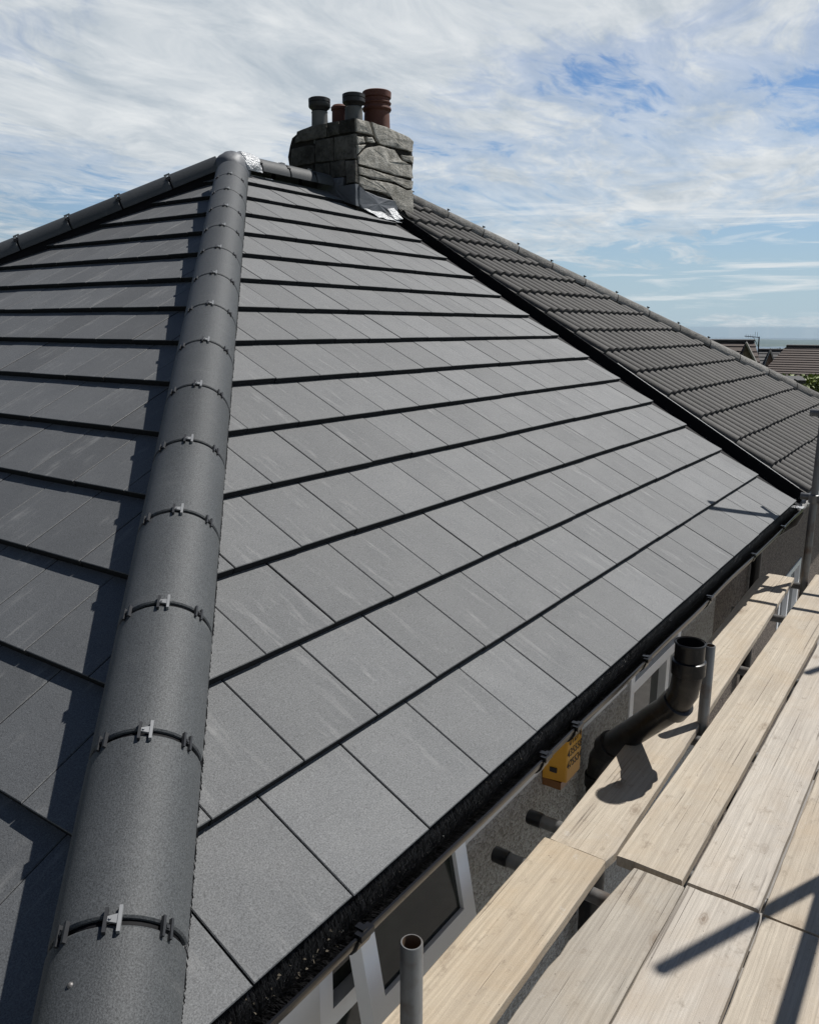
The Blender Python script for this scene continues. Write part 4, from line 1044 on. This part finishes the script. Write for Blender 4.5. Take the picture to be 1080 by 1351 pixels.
# ------------------------------------------------------------------ houses, hedge and trees down the hill
def ray_at(px, py, D):
    d = pix(px, py); hl = math.hypot(d.x, d.y); return CAM + d*(D/hl)
def cross_house(pxl, pxr, pyr, D, drop, gx, gy, gl, gr, gb, mat, label, ground=-6.5):
    """main roof slope facing the camera, ridge from pixel column pxl to pxr, with a brick front gable"""
    Lr = ray_at(pxl, pyr, D); Rr = ray_at(pxr, pyr, D); h = tag(empty('brick_house', (Rr.x, Rr.y, ground)), label, 'house')
    Lr.z = Rr.z; back = vd*3.0; run = drop/math.tan(R(36)); E = lambda p, t: p - vd*run*(1-t) - Vector((0, 0, drop*(1-t)))
    r = MB(); n = 8; out = pr*-0.25
    for i in range(n):
        t0, t1 = i/n, (i+1)/n; u = Vector((0, 0, 0.05)); l = Vector((0, 0, 0.01))
        hipx = pr*-(0.34*drop)
        r.add([E(Lr, t0)+u, E(Rr, t0)+hipx*(1-t0)+u, E(Rr, t1)+hipx*(1-t1)+l, E(Lr, t1)+l, E(Lr, t0)-u, E(Rr, t0)+hipx*(1-t0)-u], [(0, 1, 2, 3), (0, 4, 5, 1)])
    r.add([Lr, Rr, Rr+back-Vector((0, 0, 2.2)), Lr+back-Vector((0, 0, 2.2))], [(0, 1, 2, 3)])
    r.add([Rr, E(Rr, 0)+hipx, Rr+back-Vector((0, 0, 2.2))+pr*-0.8], [(0, 1, 2)])
    r.build('roof', mat, h)
    k = MB(); k.tube([Lr+Vector((0, 0, 0.04)), Rr+Vector((0, 0, 0.04))], 0.09, 8); k.build('ridge', M_DARKB, h)
    w = MB(); a = E(Lr, 0); c = E(Rr, 0)+hipx; dz = Vector((0, 0, ground))
    f4 = [a+vd*0.3, c+vd*0.3+pr*0.3, c+vd*4+pr*0.3, a+vd*4]
    w.add([Vector((q.x, q.y, z)) for z in (ground, a.z-0.05) for q in f4], [(0, 1, 5, 4), (1, 2, 6, 5), (2, 3, 7, 6), (3, 0, 4, 7)]); w.build('wall', M_BRICK, h)
    # front gable
    Dg = D-run-0.6; ap = ray_at(gx, gy, Dg); bl = ray_at(gl, gb, Dg-0.25); br = ray_at(gr, gb, Dg+0.25); dep = vd*(run+0.5)
    g = MB(); g.add([bl, br, ap, Vector((bl.x, bl.y, ground)), Vector((br.x, br.y, ground)), bl+dep, br+dep, ap+dep, Vector((bl.x, bl.y, ground))+dep, Vector((br.x, br.y, ground))+dep],
        [(3, 4, 1, 2, 0), (8, 9, 6, 7, 5), (3, 8, 5, 0), (4, 9, 6, 1), (0, 2, 7, 5), (1, 2, 7, 6)]); g.build('gable', M_BRICK, h)
    up = Vector((0, 0, 0.08))
    g = MB()
    for q in (bl, br):
        g.add([q-vd*0.15, ap-vd*0.15, ap+dep, q+dep, q-vd*0.15+up, ap-vd*0.15+up, ap+dep+up, q+dep+up], [(0, 1, 2, 3), (4, 5, 6, 7), (0, 1, 5, 4), (1, 2, 6, 5), (2, 3, 7, 6), (3, 0, 4, 7)])
    g.build('gable_roof', M_DARKB, h)
    g = MB(); g.tube([br-vd*0.2+up*0.5, ap-vd*0.2+up*0.5], 0.05, 4); g.build('barge_board', M_BARGE, h)
vd = Vector((0.975, 0.221, 0)).normalized(); pr = Vector((-vd.y, vd.x, 0))
cross_house(900, 995, 451.5, 40, 1.7, 984, 453, 971, 1002, 490, M_HOUSEROOF, 'distant brown roofed brick house with an aerial, nearest the pale hip tiles')
cross_house(1000, 1043, 463, 56, 1.6, 1016, 463.5, 1005, 1025, 492, M_HOUSEROOF2, 'distant small brick gable between the aerial house and the wide roof')
pc = ray_at(1112, 459, 50); rdC = (pr*1.0 + vd*0.12).normalized()
def hip_house(name, c, rd, L, wid, zr, pitch, mat, label, ground=-7.0):
    h = tag(empty(name, (c[0], c[1], ground)), label, 'house'); rd = Vector((rd.x, rd.y, 0)).normalized(); cdv = Vector((-rd.y, rd.x, 0)); hw = wid/2; HR = 1.1
    C0 = Vector((c[0], c[1], 0)); ze = zr-hw*math.tan(pitch); P = lambda a, s, z: C0 + rd*a + cdv*s + Vector((0, 0, z))
    b = MB(); b.add([P(a, s, z) for z in (ground, ze-0.05) for a, s in ((-L/2-HR+0.4, -hw+0.4), (L/2+HR-0.4, -hw+0.4), (L/2+HR-0.4, hw-0.4), (-L/2-HR+0.4, hw-0.4))], [(0, 1, 5, 4), (1, 2, 6, 5), (2, 3, 7, 6), (3, 0, 4, 7)]); b.build('wall', M_BRICK, h)
    nrow = 14
    def rows(A0, A1, B0, B1):
        r = MB(); n = None
        for i in range(nrow):
            t0, t1 = i/nrow, (i+1)/nrow
            p = [A0.lerp(B0, t0), A1.lerp(B1, t0), A1.lerp(B1, t1), A0.lerp(B0, t1)]; up = Vector((0, 0, 1))
            r.add([p[0]+up*0.07, p[1]+up*0.07, p[2]+up*0.03, p[3]+up*0.03, p[0]-up*0.05, p[1]-up*0.05], [(0, 1, 2, 3), (0, 4, 5, 1)])
        r.build('roof', mat, h)
    rows(P(-L/2-HR, hw, ze), P(L/2+HR, hw, ze), P(-L/2, 0, zr), P(L/2, 0, zr)); rows(P(L/2+HR, -hw, ze), P(-L/2-HR, -hw, ze), P(L/2, 0, zr), P(-L/2, 0, zr))
    rows(P(-L/2-HR, -hw, ze), P(-L/2-HR, hw, ze), P(-L/2, 0, zr), P(-L/2, 0.01, zr)); rows(P(L/2+HR, hw, ze), P(L/2+HR, -hw, ze), P(L/2, 0.01, zr), P(L/2, 0, zr))
    k = MB(); k.tube([P(-L/2, 0, zr+0.05), P(L/2, 0, zr+0.05)], 0.10, 8)
    k.build('ridge', M_DARKB, h); return h
hip_house('brick_house', (pc.x, pc.y), rdC, 5.6, 5.0, pc.z, R(33), M_HOUSEROOF, 'distant wide dark hipped roof beyond the hedge, at the right edge')
# aerial
ta = ray_at(1001, 444, 41); tb_ = ray_at(1000, 470, 41)
ae = tag(empty('tv_aerial', (tb_.x, tb_.y, tb_.z)), 'thin television aerial on a mast above the brown distant roof', 'aerial')
b = MB(); b.tube([(tb_.x, tb_.y, tb_.z-0.6), (ta.x, ta.y, ta.z)], 0.028, 6); b.build('mast', M_CLIP, ae)
b = MB(); b.tube([Vector((ta.x, ta.y, ta.z-0.03)), ta + pr*0.62 + Vector((0, 0, 0.02))], 0.018, 6)
b.tube([Vector((ta.x, ta.y, ta.z-0.45)), ta + pr*0.25], 0.012, 5); b.build('boom', M_CLIP, ae)
b = MB()
for i in range(6):
    p = ta + pr*(0.08+0.095*i); b.tube([p - vd*0.05 + Vector((0, 0, -0.05)), p + vd*0.05 + Vector((0, 0, 0.09 + (0.12 if i < 2 else 0)))], 0.007, 4)
b.build('elements', M_CLIP, ae)

def leaf_mass(name, centers, mat, label, cat, seed, size, count, kind=None, group=None):
    r = random.Random(seed); b = MB()
    for i in range(count):
        c, rad = centers[r.randrange(len(centers))]
        while True:
            p = Vector((r.uniform(-1, 1), r.uniform(-1, 1), r.uniform(-1, 1)))
            if 0.45 < p.length < 1: break
        q = Vector(c) + Vector((p.x*rad[0], p.y*rad[1], p.z*rad[2])); s = size*r.uniform(0.6, 1.4)
        a = Vector((r.gauss(0, 1), r.gauss(0, 1), r.gauss(0, 1))).normalized(); e = a.cross(Vector((r.gauss(0, 1), r.gauss(0, 1), r.gauss(0, 1)))).normalized()
        b.add([q-a*s, q+e*s*0.55, q+a*s, q-e*s*0.55], [(0, 1, 2, 3)])
    me = bpy.data.meshes.new(name); me.from_pydata([tuple(p) for p in b.v], [], b.f); me.update()
    o = obj(name, me, mat); tag(o, label, cat, group, kind); return o
r5 = random.Random(3); cs5 = []
for i in range(26):
    px = 1014 + i*3.4; p = ray_at(px, 497 + r5.uniform(-3, 2), 27+r5.uniform(-0.6, 0.6)); cs5.append(((p.x, p.y, p.z-0.45), (0.5, 0.6, 0.5))); cs5.append(((p.x, p.y, p.z-1.3), (0.5, 0.7, 0.8)))
leaf_mass('hedge', cs5, M_HEDGE, 'sunlit yellow green hedge below the distant roofs', 'hedge', 21, 0.085, 9000)
# low shed in front of the hedge
ps = ray_at(1042, 498, 24); sh = tag(empty('shed', (ps.x, ps.y, -3.4)), 'low dark flat roofed shed in front of the bright hedge', 'shed')
b = MB(); M_ = Matrix.Translation((ps.x, ps.y, 0)) @ Matrix.Rotation(math.atan2(pr.y, pr.x), 4, 'Z')
b.box((-0.25, -0.9, -3.4), (0.45, 0.9, ps.z-0.10), M_); b.build('wall', M_DARKB, sh)
b = MB(); b.box((-0.32, -1.0, ps.z-0.098), (0.5, 1.0, ps.z-0.02), M_); b.build('roof', M_DARKB, sh)
b = MB(); b.box((-0.33, -1.01, ps.z-0.018), (0.51, 1.01, ps.z-0.006), M_); b.build('edge_trim', M_DARKB, sh)
cs6 = []; r6 = random.Random(9)
for i in range(60):
    px = r6.uniform(1005, 1105); p = ray_at(px, 461 + r6.uniform(-2.0, 2), r6.uniform(330, 420)); cs6.append(((p.x, p.y, p.z-3), (3.5, 3.5, 3.0)))
leaf_mass('treeline', cs6, M_TREE, 'faint far treeline above the distant roofs', 'trees', 33, 0.8, 5000, 'stuff')

# ------------------------------------------------------------------ haze: pale even air round everything
hz = MB(); hz.box((-14000, -14000, -136), (14000, 14000, 7.0))
hm = bpy.data.materials.new('haze_air'); hm.use_nodes = True; ht = hm.node_tree; ht.nodes.clear()
pv = ht.nodes.new('ShaderNodeVolumePrincipled'); pv.inputs['Color'].default_value = (0.50, 0.635, 0.745, 1); pv.inputs['Density'].default_value = 1.1e-4; pv.inputs['Anisotropy'].default_value = 0.2
ho = ht.nodes.new('ShaderNodeOutputMaterial'); ht.links.new(pv.outputs[0], ho.inputs['Volume'])
h_ = hz.build('haze', hm); h_['kind'] = 'stuff'; h_['label'] = 'pale haze over the far land'; h_['category'] = 'haze'
